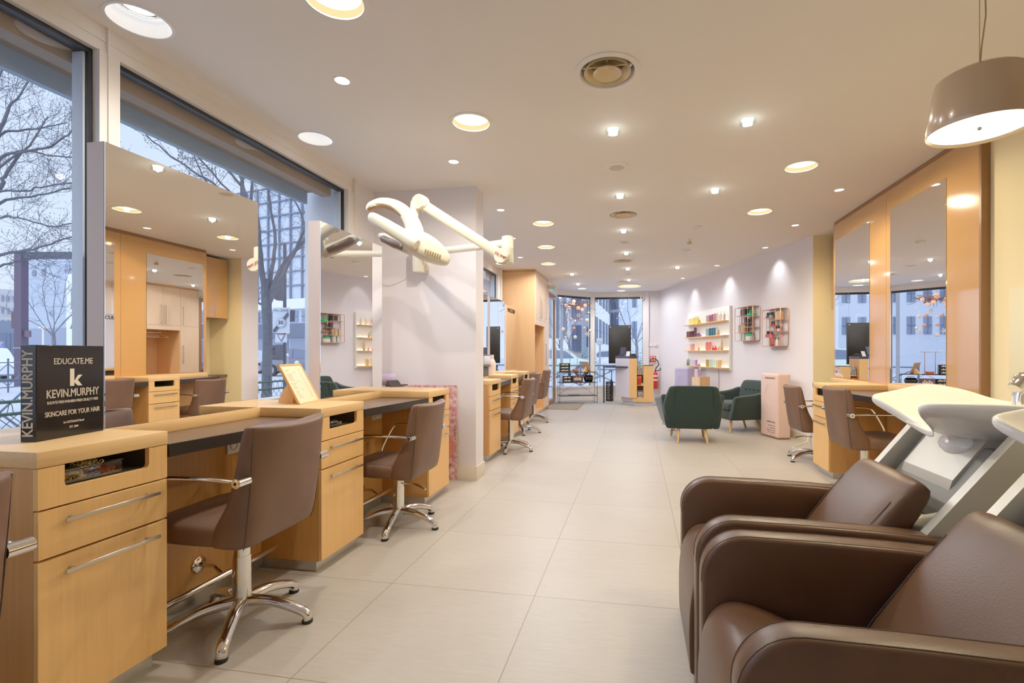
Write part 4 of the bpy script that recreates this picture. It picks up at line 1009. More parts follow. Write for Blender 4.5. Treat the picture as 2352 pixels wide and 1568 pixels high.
M().prism([(-.075, 11.335), (-.36, 11.75), (-.2, 11.9), (.1, 11.6), (.1, 11.34)], .075, .168).build('base_panel', mat('desk_blush_base', rgb(220, 200, 194), .5), t)
M().prism([(-.05, 11.38), (-.33, 11.77), (-.1, 11.85), (.35, 11.72), (.355, 11.38)], 0, .076).build('plinth', mat('desk_plinth', rgb(206, 204, 208), .4), t)
t = thing('brochure_holder', 'dark blue upright brochure holder on the reception counter', 'brochure holder', (-.33, 11.62, 1.12), -.5)
M().prism([(-.02, 0), (.0, 0), (.05, .21), (.035, .21)], -.07, .07, 'x').box(-.08, .08, -.05, .03, 0, .045).build('holder', NAVY, t)
for z in (.17, .11): text_mesh('printed_label', '— —' if z > .15 else 'ooo', .04, PRINT, t, (0, -.002 + z * .23, z), (PI / 2 - .24, 0, 0), bold=.002)
o = M().prism([(-.0, 0), (.01, 0), (.05, .11), (.04, .11)], -.045, .045, 'x').build('price_card', WHITE); o.location = (-.21, 11.58, 1.12); o.rotation_euler.z = -.4; tag(o, 'small white card standing beside the blue brochure holder', 'card')
o = M().rbox(-.08, .08, -.05, .05, 0, .022, .008).tube([(-.06, 0, .03), (0, 0, .04), (.06, 0, .03)], .02, 8).build('desk_phone', RUBBER); o.location = (-.08, 11.60, 1.12); tag(o, 'black telephone on the reception counter', 'phone')
FLOR = speckle('black_white_floral', rgb(28, 24, 24), rgb(206, 200, 196), 62)
def small_box(name, label, x, y, z, w, d, h, mt_, lid=None):
    t = thing(name, label, 'box', (x, y, z)); M().rbox(-w / 2, w / 2, -d / 2, d / 2, 0, h * (.8 if lid else 1), .003).build('body', mt_, t)
    if lid: M().rbox(-w / 2 - .002, w / 2 + .002, -d / 2 - .002, d / 2 + .002, h * .8, h, .003).build('lid', lid, t)
small_box('floral_box', 'black and white floral box on the lowest reception desk shelf', .078, 11.46, .184, .125, .13, .15, FLOR, mat('lid_brown', rgb(96, 74, 66), .5))
small_box('floral_gift_bag', 'black and white floral bag on the top reception desk shelf', .078, 11.46, .714, .125, .10, .145, FLOR, None)
small_box('green_leaflet_stack', 'pale green patterned packet standing above the floral bag', .085, 11.52, .859 , .13, .03, .055, speckle('leafy_print', rgb(150, 160, 110), rgb(226, 220, 206), 40))
small_box('red_box', 'red and yellow patterned packet on the middle reception desk shelf', .058, 11.45, .459, .095, .06, .205, speckle('red_print', rgb(196, 30, 22), rgb(206, 60, 30), 14), mat('red_top', rgb(206, 120, 40), .5))
small_box('white_carton', 'tiny white carton beside the red packet on the desk shelf', .127, 11.44, .459, .04, .04, .035, WHITE)
# umbrella stand
t = thing('umbrella_stand', 'black lattice umbrella stand left of the reception desk', 'umbrella stand', (-.665, 12.22, 0))
m = M()
for k in range(14):
    for sgn in (-1, 1):
        a0_ = 2 * PI * k / 14
        m.tube([(.088 * math.cos(a0_ + sgn * j * .16), .088 * math.sin(a0_ + sgn * j * .16), .02 + j * .046) for j in range(11)], .006, 5)
m.lathe([(.08, 0), (.096, 0), (.096, .02), (.08, .02), (.08, 0)], 24).lathe([(.082, .47), (.094, .47), (.094, .485), (.082, .485), (.082, .47)], 24).lathe([(.0001, .004), (.085, .004)], 24)
m.build('lattice', mat('dark_bronze', rgb(50, 40, 34), .4, metal=.4), t)
t = thing('umbrella', 'folded black umbrella with curved handle in the lattice stand', 'umbrella', (-.635, 12.22, .01))
M().tube([(0, 0, 0), (.0, 0, .15), (.01, 0, .35), (.018, 0, .54)], [.012, .03, .038, .016], 12).build('folded_canopy', RUBBER, t)
M().tube([(.018, 0, .52), (.022, 0, .66), (.022, 0, .72), (.012, 0, .755), (-.012, 0, .76), (-.035, 0, .74), (-.04, 0, .70)], .010, 8).build('handle', RUBBER, t)
# fire extinguisher, sign, switches on the end wall
q = onY(1505, 880, 12.50)
t = thing('fire_extinguisher', 'red fire extinguisher hung on the wall behind the reception desk', 'fire extinguisher', (q.x, 12.53, .30))
M().lathe([(.0001, 0), (.06, 0), (.066, .02), (.066, .36), (.05, .40), (.022, .42), (.022, .45), (.0001, .45)], 20).build('cylinder', mat('extinguisher_red', rgb(206, 44, 30), .3), t)
M().lathe([(.0675, .30), (.0675, .34)], 20).lathe([(.0675, .20), (.0675, .24)], 20).build('label', WHITE, t)
M().tube([(0, -.02, .44), (.02, -.03, .52), (.09, -.03, .60), (.06, -.03, .70), (-.03, -.03, .76), (-.10, -.03, .74), (-.13, -.03, .66)][::-1], .013, 8).stube([(0, 0, .44), (.11, -.04, .47), (.13, -.05, .52)], .011, 6).build('hose', RUBBER, t)
q = onY(1500, 825, 12.60)
t = thing('safety_sign', 'small red and white extinguisher sign above the hose on the end wall', 'sign', (q.x, 12.60, q.z))
M().rbox(-.07, .07, -.006, .015, -.075, .085, .002).build('red_plate', mat('sign_red', rgb(216, 60, 36), .5), t)
M().box(-.05, -.02, -.008, -.005, -.03, .06).box(-.043, -.027, -.008, -.005, .06, .07).box(.012, .05, -.008, -.005, .02, .06).box(.02, .05, -.008, -.005, -.03, .01).box(-.07, .07, -.008, -.005, -.1, -.076).build('pictogram', WHITE, t)
for k, (px, lb) in enumerate(((1495, 'white light switch plate, the left of two on the end wall'), (1506, 'white thermostat plate, the right of two on the end wall'))):
    q = onY(px, 792, 12.60); t = thing('switch_plate', lb, 'switch', (q.x, 12.60, q.z), 0)
    M().rbox(-.04, .04, -.008, .015, -.04, .04, .004).build('plate', WHITE, t); M().rbox(-.024, .024, -.013, -.007, -.024, .024, .003).build('rocker', WHITE, t)
for k, (px, py, y, lb) in enumerate(((1475, 684, 12.55, 'small white camera at the top right corner of the shop window'),)):
    q = onY(px, py, y); t = thing('security_camera', lb, 'camera', q); M().lathe([(.0001, 0), (.045, 0), (.05, .02), (.045, .05), (.0001, .05)], 18, mat=Matrix.Rotation(PI / 2, 4, 'X')).build('housing', WHITE, t); M().ball((.0, -.05, .0), .02, 10).build('lens', RUBBER, t)

# ================================================================== black hanging panel and wire console in the bay
t = thing('black_display_panel', 'tall black display panel hung in the far shop window', 'display panel', (-.415, 12.30, 0))
M().rbox(-.275, .275, -.03, .03, .93, 1.885, .003).build('panel', mat('black_panel', rgb(20, 17, 10), .35, var=.25, vscale=4), t)
M().box(-.275, -.272, -.0305, .0305, .93, 1.885).build('edge_strip', NAVY, t)
for x in (-.235, .235): M().lathe([(.0001, 0), (.012, 0), (.012, .006), (.0001, .008)], 12, mat=Matrix.Translation((x, -.03, 1.84)) @ Matrix.Rotation(PI / 2, 4, 'X')).build('fixing', WHITE, t); M().tube([(x, 0, 1.88), (x, 0, ZC)], .002, 5).build('cable', STEEL, t)

bd = (P2 - P1).normalized(); brz = math.atan2(bd.y, bd.x); bn = Vector((bd.y, -bd.x, 0))
cs = at(1326, 900, 11.62); cs.z = 0
t = thing('wire_console', 'black wire console shelf standing before the bay window', 'shelf', cs, brz * .45)
m = M(); L2 = .45
BLW = mat('black_wire', rgb(36, 36, 42), .4)
for x in (-L2, L2):
    for y in (-.13, .13): m.tube([(x, y, 0), (x, y, .745)], .006, 6)
for z in (.035, .18, .49, .735):
    m.tube([(-L2, -.13, z), (L2, -.13, z)], .004, 6).tube([(-L2, .13, z), (L2, .13, z)], .004, 6)
    for x in (-L2, L2): m.tube([(x, -.13, z), (x, .13, z)], .004, 6)
m.tube([(-L2, .13, .49), (0, .13, .735), (L2, .13, .49)], .004, 6).tube([(-L2, .13, .18), (0, .13, .49), (L2, .13, .18)], .004, 6)
m.build('wire_frame', BLW, t)
for z in (.18, .49, .735): M().rbox(-L2, L2, -.13, .13, z, z + .012, .002).build('shelf_board', BLW, t)
M().box(-.22, .05, -.05, .05, .192, .205).build('tray', BLW, t)
cmx = Matrix.Translation(cs) @ Matrix.Rotation(brz * .45, 4, 'Z')
def on_console(x, y, z): return cmx @ Vector((x, y, z))
BOOKB = speckle('dark_printed_box', rgb(26, 22, 24), rgb(130, 116, 96), 46)
def pbox(label, x, y, z, w, d, h, mt_, name='product_box', group=None):
    t = thing(name, label, 'box', on_console(x, y, z), brz * .45, group)
    M().rbox(-w / 2, w / 2, -d / 2, d / 2, 0, h, .003).build('carton', mt_, t)
    mm = M()
    for k in range(7): mm.box(-w * .4 + k * w * .11, -w * .4 + k * w * .11 + w * .07, -d / 2 - .002, -d / 2 + .001, h * .3, h * (.62 + .1 * (k % 3)))
    mm.build('printed_marks', PRINT, t)
for k, w_ in enumerate(('bottom', 'middle', 'top')): pbox(f'dark flat printed box, {w_} of the three stacked on the console top', -.31, 0, .747 + k * .068, .235, .17, .066, BOOKB if False else COVER, group='dark boxes stacked on the console')
for k, w_ in enumerate(('lower', 'upper')): pbox(f'dark flat printed box, {w_} of the two stacked on the console middle shelf', -.25, 0, .502 + k * .075, .22, .17, .073, COVER, group='dark boxes stacked on the console')
pbox('dark red checked box on the console middle shelf', .0, 0, .502, .24, .17, .15, speckle('red_check', rgb(52, 30, 34), rgb(120, 60, 62), 60))
t = thing('black_helmet_bag', 'rounded black bag at the right end of the console middle shelf', 'bag', on_console(.27, 0, .502), brz * .45)
M().tube([(-.11, 0, .075), (-.09, 0, .08), (0, 0, .085), (.09, 0, .08), (.11, 0, .075)], [.04, .078, .083, .078, .04], 18).build('body', COVER, t); M().tube([(-.07, 0, .15), (-.05, 0, .19), (.05, 0, .19), (.07, 0, .15)], .006, 6).build('handle', RUBBER, t)
t = thing('orange_dish', 'small orange dish in the middle of the console top', 'dish', on_console(-.05, -.02, .747))
M().lathe([(.0001, 0), (.06, 0), (.075, .03), (.08, .055), (.072, .055), (.06, .02), (.0001, .012)], 24).build('bowl', mat('orange_plastic', rgb(236, 104, 58), .4), t)
t = thing('picture_frame', 'picture frame seen from its wooden back on the console top', 'frame', on_console(.24, -.02, .747), brz * .45 + 2.2)
m = M().rbox(-.11, .11, -.006, .006, 0, .26, .002); m.v = [tuple(Matrix.Rotation(D(-22), 4, 'X') @ Vector(v_)) for v_ in m.v]; m.build('back_board', mat('frame_back', rgb(176, 142, 108), .6), t)
M().prism([(.03, 0), (.16, 0), (.05, .12)], -.03, .03, 'x').build('easel_foot', WOOD, t)
for x, lb in ((-.16, 'thin grey T-shaped display stand at the back of the console top'), (.02, 'copper coloured T-shaped display stand at the back of the console top')):
    t = thing('display_stand', lb, 'stand', on_console(x, .09, .747)); mt_ = COPPER if x > 0 else STEEL
    M().tube([(0, 0, 0), (0, 0, .46)], .007, 6).build('post', mt_, t); M().tube([(-.10, 0, .46), (.10, 0, .47)], .006, 6).build('crossbar', mt_, t); M().lathe([(.0001, 0), (.045, 0), (.045, .006), (.0001, .008)], 16).build('base', mt_, t)
# hanging mobile of branch and baubles
oc = at(1323, 800, 11.35); oc.z = 0
t = thing('bauble_mobile', 'twisted branch mobile with glowing pink and white baubles in the bay window', 'mobile', (oc.x, oc.y, 0))
r = random.Random(11)
def lp(px, py, dd=0.0):
    q = at(px, py, 11.35 + dd); return Vector((q.x - oc.x, q.y - oc.y, q.z))
m = M()
for k in range(46):
    p = lp(r.uniform(1292, 1356), r.uniform(694, 706), r.uniform(-.12, .12)); pts = [p]
    dv = Vector((r.uniform(-1, 1), r.uniform(-1, 1), r.uniform(-.35, .35))).normalized()
    for j in range(7):
        dv = (dv + Vector((r.uniform(-.7, .7), r.uniform(-.7, .7), r.uniform(-.55, .55)))).normalized(); p = p + dv * .035; pts.append(p)
    m.tube(pts, [.006, .006, .005, .005, .004, .004, .003, .002], 5)
for a, b in (((1290, 694), (1325, 704)), ((1325, 704), (1358, 696)), ((1300, 700), (1340, 708))):
    p0, p1 = lp(*a), lp(*b); m.tube([p0.lerp(p1, j / 5) + Vector((0, r.uniform(-.03, .03), r.uniform(-.02, .02))) for j in range(6)], .009, 6)
m.build('branch', mat('twig_brown', rgb(112, 70, 54), .7), t)
th = M()
for px in (1298, 1350): th.tube([lp(px, 700), Vector((lp(px, 700).x, lp(px, 700).y, ZC))], .0012, 4)
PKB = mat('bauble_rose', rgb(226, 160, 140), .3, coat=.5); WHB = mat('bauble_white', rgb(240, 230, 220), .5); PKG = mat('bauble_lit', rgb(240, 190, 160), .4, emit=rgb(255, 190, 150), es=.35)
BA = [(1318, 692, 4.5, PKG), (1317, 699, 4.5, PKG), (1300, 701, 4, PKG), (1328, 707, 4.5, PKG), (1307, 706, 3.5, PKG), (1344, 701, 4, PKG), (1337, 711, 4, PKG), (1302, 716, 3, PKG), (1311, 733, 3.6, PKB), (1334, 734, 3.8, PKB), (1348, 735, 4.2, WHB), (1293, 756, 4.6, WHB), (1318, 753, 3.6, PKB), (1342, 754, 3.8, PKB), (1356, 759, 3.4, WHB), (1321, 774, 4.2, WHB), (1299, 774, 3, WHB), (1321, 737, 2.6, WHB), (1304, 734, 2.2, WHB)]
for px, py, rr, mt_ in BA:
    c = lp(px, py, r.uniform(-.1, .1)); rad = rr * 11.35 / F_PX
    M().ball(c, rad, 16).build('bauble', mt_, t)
    if py > 712: th.tube([c + Vector((0, 0, rad)), Vector((c.x, c.y, lp(0, 702).z))], .0009, 4)
th.build('threads', WHITE, t)
for px, py in ((1329, 724), (1349, 767), (1306, 766)):
    c = lp(px, py); m = M()
    for k in range(3):
        a = k * PI / 3; dx, dz = math.cos(a) * .05, math.sin(a) * .05
        m.tube([c - Vector((dx, 0, dz)), c + Vector((dx, 0, dz))], .007, 6)
        for s in (-1, 1): m.ball(c + Vector((dx * s, 0, dz * s)), .013, 8)
    m.tube([c, c + Vector((0, 0, lp(0, 702).z - c.z))], .0009, 4)
    m.build('snowflake', WHB, t)
c = lp(1352, 718); M().lathe([(.0001, .03), (.035, 0), (.0001, -.004)], 14, c).build('paper_cone', WHB, t)

# ================================================================== wardrobe
WX, WY0, WY1 = -1.845, 8.88, 10.25
t = thing('wardrobe', 'tall beech wardrobe with coat niche next to the glass door', 'wardrobe', (0, 0, 0))
WW = wood('wardrobe_front', rgb(222, 190, 156), 'z', contrast=.06); WS = wood('wardrobe_side', rgb(220, 168, 112), 'z', contrast=.05)
M().box(-2.498, WX - .018, WY0, WY0 + .02, 0, 2.70).box(-2.498, WX - .018, WY1 - .02, WY1, 0, 2.70).box(-2.498, -2.48, WY0, WY1, .0, 2.70).box(-2.48, WX - .018, WY0 + .02, WY1 - .02, 2.68, 2.70).box(-2.48, WX - .018, WY0 + .02, WY1 - .02, .06, .08).box(-2.48, WX - .018, WY0 + .02, WY1 - .02, 1.80, 1.82).box(-2.48, WX - .018, WY0 + .86, WY0 + .88, .08, 1.80).build('carcass', WS, t)
M().box(-2.498, WX - .006, WY0 - .004, WY1, 2.70, 2.744).build('top_trim', LACQ, t)
for k, (a, b, z0, z1, hy) in enumerate(((.003, .44, 1.825, 2.698, .385), (.443, .875, 1.825, 2.698, .50), (.878, 1.367, 1.825, 2.698, .935), (.878, 1.367, .082, 1.822, .935))):
    d = M().rbox(WX - .018, WX, WY0 + a, WY0 + b, z0, z1, .002, 1).build('door', WW, t)
    hz = 1.86 if z0 > 1.5 else .95
    M().rbox(WX + .022, WX + .034, WY0 + hy - .006, WY0 + hy + .006, hz, hz + .42, .002, 1).box(WX, WX + .026, WY0 + hy - .005, WY0 + hy + .005, hz + .004, hz + .016).box(WX, WX + .026, WY0 + hy - .005, WY0 + hy + .005, hz + .404, hz + .416).build('handle', STEEL, d)
M().box(WX - .018, WX, WY0, WY0 + .875, 1.72, 1.822).build('niche_header', WW, t)
M().tube([(-2.15, WY0 + .02, 1.66), (-2.15, WY0 + .86, 1.66)], .013, 10).build('hanging_rail', CHROME, t)
M().box(-2.49, WX - .03, WY0, WY1, 0, .062).build('plinth', ALU, t)
for k, y in enumerate((.14, .24, .33, .45, .66)):
    yy = WY0 + y
    o = M().tube([(-2.15, yy, 1.66), (-2.137, yy, 1.685), (-2.15, yy, 1.70), (-2.168, yy, 1.685), (-2.16, yy, 1.64), (-2.15, yy, 1.62)], .003, 6).tube([(-2.15, yy, 1.62), (-1.96, yy + .01, 1.56), (-1.955, yy + .01, 1.55), (-2.345, yy - .01, 1.55), (-2.34, yy - .01, 1.56), (-2.15, yy, 1.62)], .0045, 6).build('coat_hanger', WHITE)
    tag(o, f'white coat hanger, {ORD[k]} from the near end of the wardrobe rail', 'hanger', 'coat hangers in the wardrobe niche')
# ================================================================== lit display shelves with products
HALO = [('top', 1.775), ('second', 1.515), ('third', 1.245), ('bottom', .93)]
t = thing('display_board', 'white lit display board with four pairs of wooden shelves', 'display shelf', (0, 0, 0), 0)
t.location = (2.304, 7.0, 0); t.rotation_euler.z = OBL_RZ          # local x runs along the wall, local y into the room
M().rbox(2.17, 3.98, .002, .052, .885, 2.03, .003).build('back_panel', mat('display_white', rgb(240, 236, 228), .5), t)
for nm, z in HALO:
    for a, b in ((2.19, 2.985), (2.995, 3.93)):
        s = M().rbox(a, b, .05, .165, z - .016, z, .002).build('shelf', WOOD_Y, t)
        M().box(a + .01, b - .01, .053, .062, z + .002, z + .012).build('led_strip', LEDY, s)
M().tube([(2.62, .03, .885), (2.63, .02, .70), (2.60, .04, .40), (2.58, .03, .1)], .004, 6).build('power_lead', RUBBER, t)
for z, _ in ((1.775, 0), (1.515, 0), (1.245, 0), (.93, 0)):
    pass
PM = {}
def pmat(c):
    if c not in PM: PM[c] = mat('product_%02d' % len(PM), rgb(*c), .3, coat=.2)
    return PM[c]
TRN = mat('product_cap_clear', rgb(236, 230, 220), .2)
def product(kind, w, d, h, mats):
    m = M()
    if kind == 'box': m.rbox(-w / 2, w / 2, -d / 2, d / 2, 0, h, .003, 1)
    elif kind == 'bottle':      # rectangular bottle with a slim stripe cap
        m.rbox(-w / 2, w / 2, -d / 2, d / 2, 0, h * .93, .008, 2); m.rbox(-w * .3, w * .3, -d * .3, d * .3, h * .93, h, .003, 1, 1)
    elif kind == 'pump':
        m.lathe([(.0001, 0), (w * .46, 0), (w / 2, .006), (w / 2, h * .52), (w * .42, h * .6), (w * .16, h * .64), (w * .16, h * .72)], 16)
        m.lathe([(w * .2, h * .72), (w * .2, h * .80), (w * .08, h * .80), (w * .08, h * .94), (.0001, h * .94)], 12, mi=1); m.tube([(0, 0, h * .95), (-w * .35, 0, h * .94), (-w * .5, 0, h * .90)], .005, 6, 1)
    elif kind == 'tube':
        m.loft([[(w / 2 * math.cos(a) * (1 if z < .6 * h else 1), d / 2 * math.sin(a) * (1 - .75 * max(0, (z - .2 * h) / (.8 * h))), z) for a in [2 * PI * k / 14 for k in range(14)]] for z in (.14 * h, .2 * h, .6 * h, h)]); m.lathe([(.0001, 0), (w * .42, 0), (w * .42, .14 * h), (.0001, .14 * h)], 14, mi=1)
    elif kind == 'jar':         # squat pot with a tilted round handle-like cap
        m.lathe([(.0001, 0), (w * .40, 0), (w / 2, h * .12), (w * .5, h * .40), (w * .36, h * .55), (.0001, h * .57)], 18); m.lathe([(w * .16, h * .55), (w * .14, h * .75), (w * .2, h * .85), (w * .16, h), (.0001, h)], 12, mi=1)
        m.tube([(w * .1, 0, h * .45), (w * .55, 0, h * .5)], [.010, .006], 8, 1)
    elif kind == 'spray':
        m.lathe([(.0001, 0), (w / 2, 0), (w / 2, h * .74), (w * .3, h * .80), (.0001, h * .80)], 14); m.lathe([(w * .34, h * .80), (w * .34, h * .97), (w * .2, h), (.0001, h)], 12, mi=1)
    elif kind == 'polish':
        m.rbox(-w / 2, w / 2, -d / 2, d / 2, 0, h * .48, .004, 2); m.lathe([(w * .34, h * .48), (w * .30, h), (.0001, h)], 12, mi=1)
    return m.build(kind, mats)
def place(kind, cname, c, w, h, s, off, z, label, group, cap=None, d=None, name=None, cat=None):
    o = product(kind, w, d or min(w, .06), h, [pmat(c), pmat(cap or c)])
    nm = {'box': 'product_box', 'bottle': 'product_bottle', 'pump': 'pump_bottle', 'tube': 'cosmetic_tube', 'jar': 'squat_jar', 'spray': 'spray_bottle', 'polish': 'nail_polish'}[kind]
    o.name = nm; o.data.name = nm
    p = obl(s, off); o.location = (p[0], p[1], z); o.rotation_euler.z = OBL_RZ
    tag(o, label, cat or {'box': 'box', 'jar': 'jar', 'tube': 'tube', 'polish': 'nail polish'}.get(kind, 'bottle'), group)
    return o
KW = {'box': 'slim carton', 'bottle': 'flat bottle', 'pump': 'pump bottle', 'tube': 'tube', 'jar': 'squat jar', 'spray': 'spray bottle'}
lil, plum, mau, clr = (186, 158, 178), (146, 84, 100), (190, 130, 146), (222, 208, 196)
wht, yel, ylw = (238, 234, 230), (238, 224, 150), (232, 212, 90)
wine, drk, brn, pur = (128, 42, 60), (58, 30, 40), (92, 50, 48), (120, 66, 170)
aqua, teal, pal, amb = (150, 190, 196), (50, 104, 132), (186, 218, 220), (206, 146, 70)
pk, pk2, crm, org = (230, 190, 190), (214, 140, 146), (240, 220, 190), (232, 130, 70)
cor, red, kraft = (226, 120, 110), (216, 44, 50), (196, 170, 128)
grn, lav, vio = (70, 110, 70), (198, 188, 222), (140, 96, 190)
och, mint, bei, tan = (178, 140, 66), (200, 226, 206), (226, 206, 172), (206, 174, 120)
# (kind, colour word, colour, centre px in the 9.8x close-up, width m, height m)
ROWS = {
 ('top', 'left'): [('box', 'clear white', wht, 108, .035, .12), ('box', 'white', wht, 138, .035, .12), ('box', 'pale yellow', yel, 182, .04, .125), ('box', 'cream yellow', yel, 226, .038, .13), ('bottle', 'yellow', ylw, 262, .03, .135), ('spray', 'golden yellow', ylw, 303, .042, .165), ('spray', 'amber yellow', ylw, 356, .04, .15), ('jar', 'golden', (196, 168, 50), 385, .075, .07)],
 ('top', 'right'): [('bottle', 'lilac', lil, 552, .034, .135), ('bottle', 'greyish lilac', lil, 590, .034, .135), ('bottle', 'plum', plum, 626, .036, .135), ('bottle', 'wine plum', plum, 682, .040, .14), ('bottle', 'mauve', mau, 727, .040, .145), ('bottle', 'pink mauve', mau, 768, .036, .145), ('pump', 'clear', clr, 808, .05, .19), ('pump', 'cloudy clear', clr, 876, .046, .18), ('pump', 'pale clear', clr, 950, .048, .17)],
 ('second', 'left'): [('bottle', 'wine red', wine, 110, .036, .13), ('bottle', 'crimson', wine, 150, .034, .13), ('bottle', 'black cherry', drk, 190, .036, .13), ('bottle', 'dark brown', drk, 238, .04, .13), ('box', 'tall brown', brn, 292, .045, .19), ('spray', 'dark', drk, 330, .03, .09), ('jar', 'purple', pur, 376, .10, .075)],
 ('second', 'right'): [('bottle', 'aqua', aqua, 545, .042, .14), ('box', 'pale aqua', aqua, 588, .026, .14), ('bottle', 'teal', teal, 628, .05, .145), ('bottle', 'deep teal', teal, 680, .04, .145), ('bottle', 'blue teal', teal, 732, .05, .145), ('bottle', 'ice blue', pal, 786, .034, .145), ('jar', 'amber', amb, 826, .05, .10)],
 ('third', 'left'): [('box', 'clear white', wht, 120, .034, .125), ('box', 'white', wht, 150, .03, .12), ('bottle', 'pale pink', pk, 182, .036, .13), ('bottle', 'dusty pink', pk2, 222, .034, .13), ('bottle', 'rose pink', pk2, 260, .034, .13), ('spray', 'cream', crm, 302, .034, .17), ('spray', 'peach cream', crm, 348, .034, .17), ('jar', 'orange', org, 372, .045, .065)],
 ('third', 'right'): [('bottle', 'coral', cor, 552, .05, .155), ('bottle', 'salmon', cor, 620, .052, .155), ('jar', 'purple red', (150, 40, 110), 698, .05, .075), ('jar', 'bright red', red, 758, .075, .08), ('jar', 'rosy clear', (236, 150, 140), 836, .05, .07), ('tube', 'tall kraft', kraft, 900, .06, .19)],
 ('bottom', 'left'): [('tube', 'dark green', grn, 108, .034, .13), ('tube', 'leaf green', grn, 144, .03, .15), ('box', 'lavender', lav, 184, .036, .125), ('tube', 'pale lilac', lav, 228, .034, .14), ('box', 'grey lavender', lav, 270, .038, .12), ('bottle', 'violet', vio, 318, .036, .125), ('jar', 'dusty purple', (150, 100, 150), 376, .07, .05)],
 ('bottom', 'right'): [('box', 'ochre', och, 547, .034, .135), ('box', 'mustard', och, 590, .034, .135), ('box', 'pale aqua', pal, 635, .042, .14), ('box', 'ice white', pal, 680, .036, .14), ('spray', 'mint', mint, 728, .038, .15), ('box', 'beige', bei, 794, .044, .135), ('pump', 'tan', tan, 836, .034, .18), ('box', 'golden tan', tan, 866, .038, .135)]}
for (row, side), items in ROWS.items():
    z = dict(HALO)[row]
    for i, (kind, cw, c, px, w_, h_) in enumerate(items):
        s = 2.985 - (px - 515) / 490 * .84 if side == 'right' else 2.995 + (510 - px) / 435 * .93
        half = 'near' if side == 'right' else 'far'
        place(kind, cw, c, w_, h_, s, .115, z, f'{cw} {KW[kind]}, {ORD[i]} from the left on the {row} {half}-half lit shelf', f'products on the {row} {half}-half lit shelf', cap=(wht if kind in ('pump', 'spray') else (tuple(int(v_ * .8) for v_ in c))))

# ================================================================== copper wire racks
def rack(s0, s1, z0, z1, label, shelves, posts):
    t = thing('copper_rack', label, 'shelf', (2.304, 7.0, 0), OBL_RZ, 'copper wire wall racks')
    W_ = s1 - s0; r_ = .03; m = M()
    for y in (.012, .13):
        P = []
        for cx_, cz_, a0_ in ((s1 - r_, z1 - r_, 0), (s0 + r_, z1 - r_, PI / 2), (s0 + r_, z0 + r_, PI), (s1 - r_, z0 + r_, 1.5 * PI)):
            P += [(cx_ + r_ * math.cos(a0_ + k * PI / 8), y, cz_ + r_ * math.sin(a0_ + k * PI / 8)) for k in range(5)]
        m.tube(P + [P[0]], .006, 6)
        for x, a, b in posts: m.tube([(s0 + W_ * x, y, z0 + (z1 - z0) * a), (s0 + W_ * x, y, z0 + (z1 - z0) * b)], .004, 6)
    m.build('wire_frame', COPPER, t)
    for a, b, zz in shelves + [(0.04, .96, 0), (.04, .96, 1)]:
        M().box(s0 + W_ * a, s0 + W_ * b, .012, .13, z0 + (z1 - z0) * zz - .003, z0 + (z1 - z0) * zz + .003).build('rack_shelf', mat('copper_sheet', rgb(206, 150, 120), .4), t)
    return lambda x, zz: (s0 + W_ * x, z0 + (z1 - z0) * zz + .004)
# first rack: local fractions measured from the near end (x = 0) to the far end
R1 = rack(1.27, 1.83, 1.39, 1.94, 'copper wire wall rack nearer the lit display board', [(.42, 1, .76), (.0, .55, .70), (.0, .55, .39), (.28, 1, .25), (.28, .72, .52)], [(.55, 0, 1), (.28, .25, 1), (.72, .25, .76)])
GRN = (40, 190, 120); BLK = (34, 30, 34); KRF = (196, 172, 140); SAGE = (206, 216, 200)
def on_rack(R, kind, c, w_, h_, x, zz, label, group, cap=None, d=None):
    s, z = R(x, zz); place(kind, '', c, w_, h_, s, .075, z, label, group, cap, d)
g1 = 'products on the first copper rack'
on_rack(R1, 'box', BLK, .15, .10, .62, .76, 'black square carton on the top left shelf of the first copper rack', g1, d=.07)
on_rack(R1, 'jar', GRN, .13, .10, .26, .70, 'emerald green squat jar on the top right shelf of the first copper rack', g1)
on_rack(R1, 'box', (60, 52, 60), .07, .10, .50, .52, 'dark purple carton at the centre of the first copper rack', g1)
on_rack(R1, 'spray', BLK, .05, .17, .38, .39, 'black spray can on the centre right shelf of the first copper rack', g1, cap=(220, 210, 200))
on_rack(R1, 'box', KRF, .06, .125, .86, .25, 'kraft brown carton at the far end of the first copper rack', g1)
on_rack(R1, 'box', KRF, .07, .135, .70, .25, 'kraft brown carton, second from the far end of the first copper rack', g1)
on_rack(R1, 'box', (180, 150, 116), .06, .135, .57, .25, 'darker kraft carton, third from the far end of the first copper rack', g1)
on_rack(R1, 'box', SAGE, .065, .12, .80, 0, 'pale sage carton at the bottom far end of the first copper rack', g1)
on_rack(R1, 'box', SAGE, .065, .12, .62, 0, 'pale sage carton, second along the bottom of the first copper rack', g1)
on_rack(R1, 'box', (214, 220, 214), .13, .075, .34, 0, 'low whitish carton at the bottom right of the first copper rack', g1, d=.07)
on_rack(R1, 'jar', GRN, .12, .05, .34, .145, 'emerald green squat jar on the low whitish carton of the first copper rack', g1)
R2 = rack(.53, 1.0, 1.29, 1.835, 'copper wire wall rack nearer the cream pilaster', [(.5, 1, .77), (.0, .55, .70), (.3, .75, .52), (.0, .55, .39), (.42, 1, .25)], [(.55, 0, 1), (.28, .25, 1), (.75, .25, .77)])
g2 = 'nail products on the second copper rack'
for i, (c, cw) in enumerate((((70, 50, 110), 'violet'), ((60, 70, 170), 'blue'), ((60, 160, 90), 'green'), ((120, 190, 170), 'mint'), ((90, 90, 96), 'grey'))):
    on_rack(R2, 'polish', c, .034, .085, .90 - i * .085, .77, f'{cw} nail polish on the top left shelf of the second copper rack', g2, cap=(20, 18, 20), d=.034)
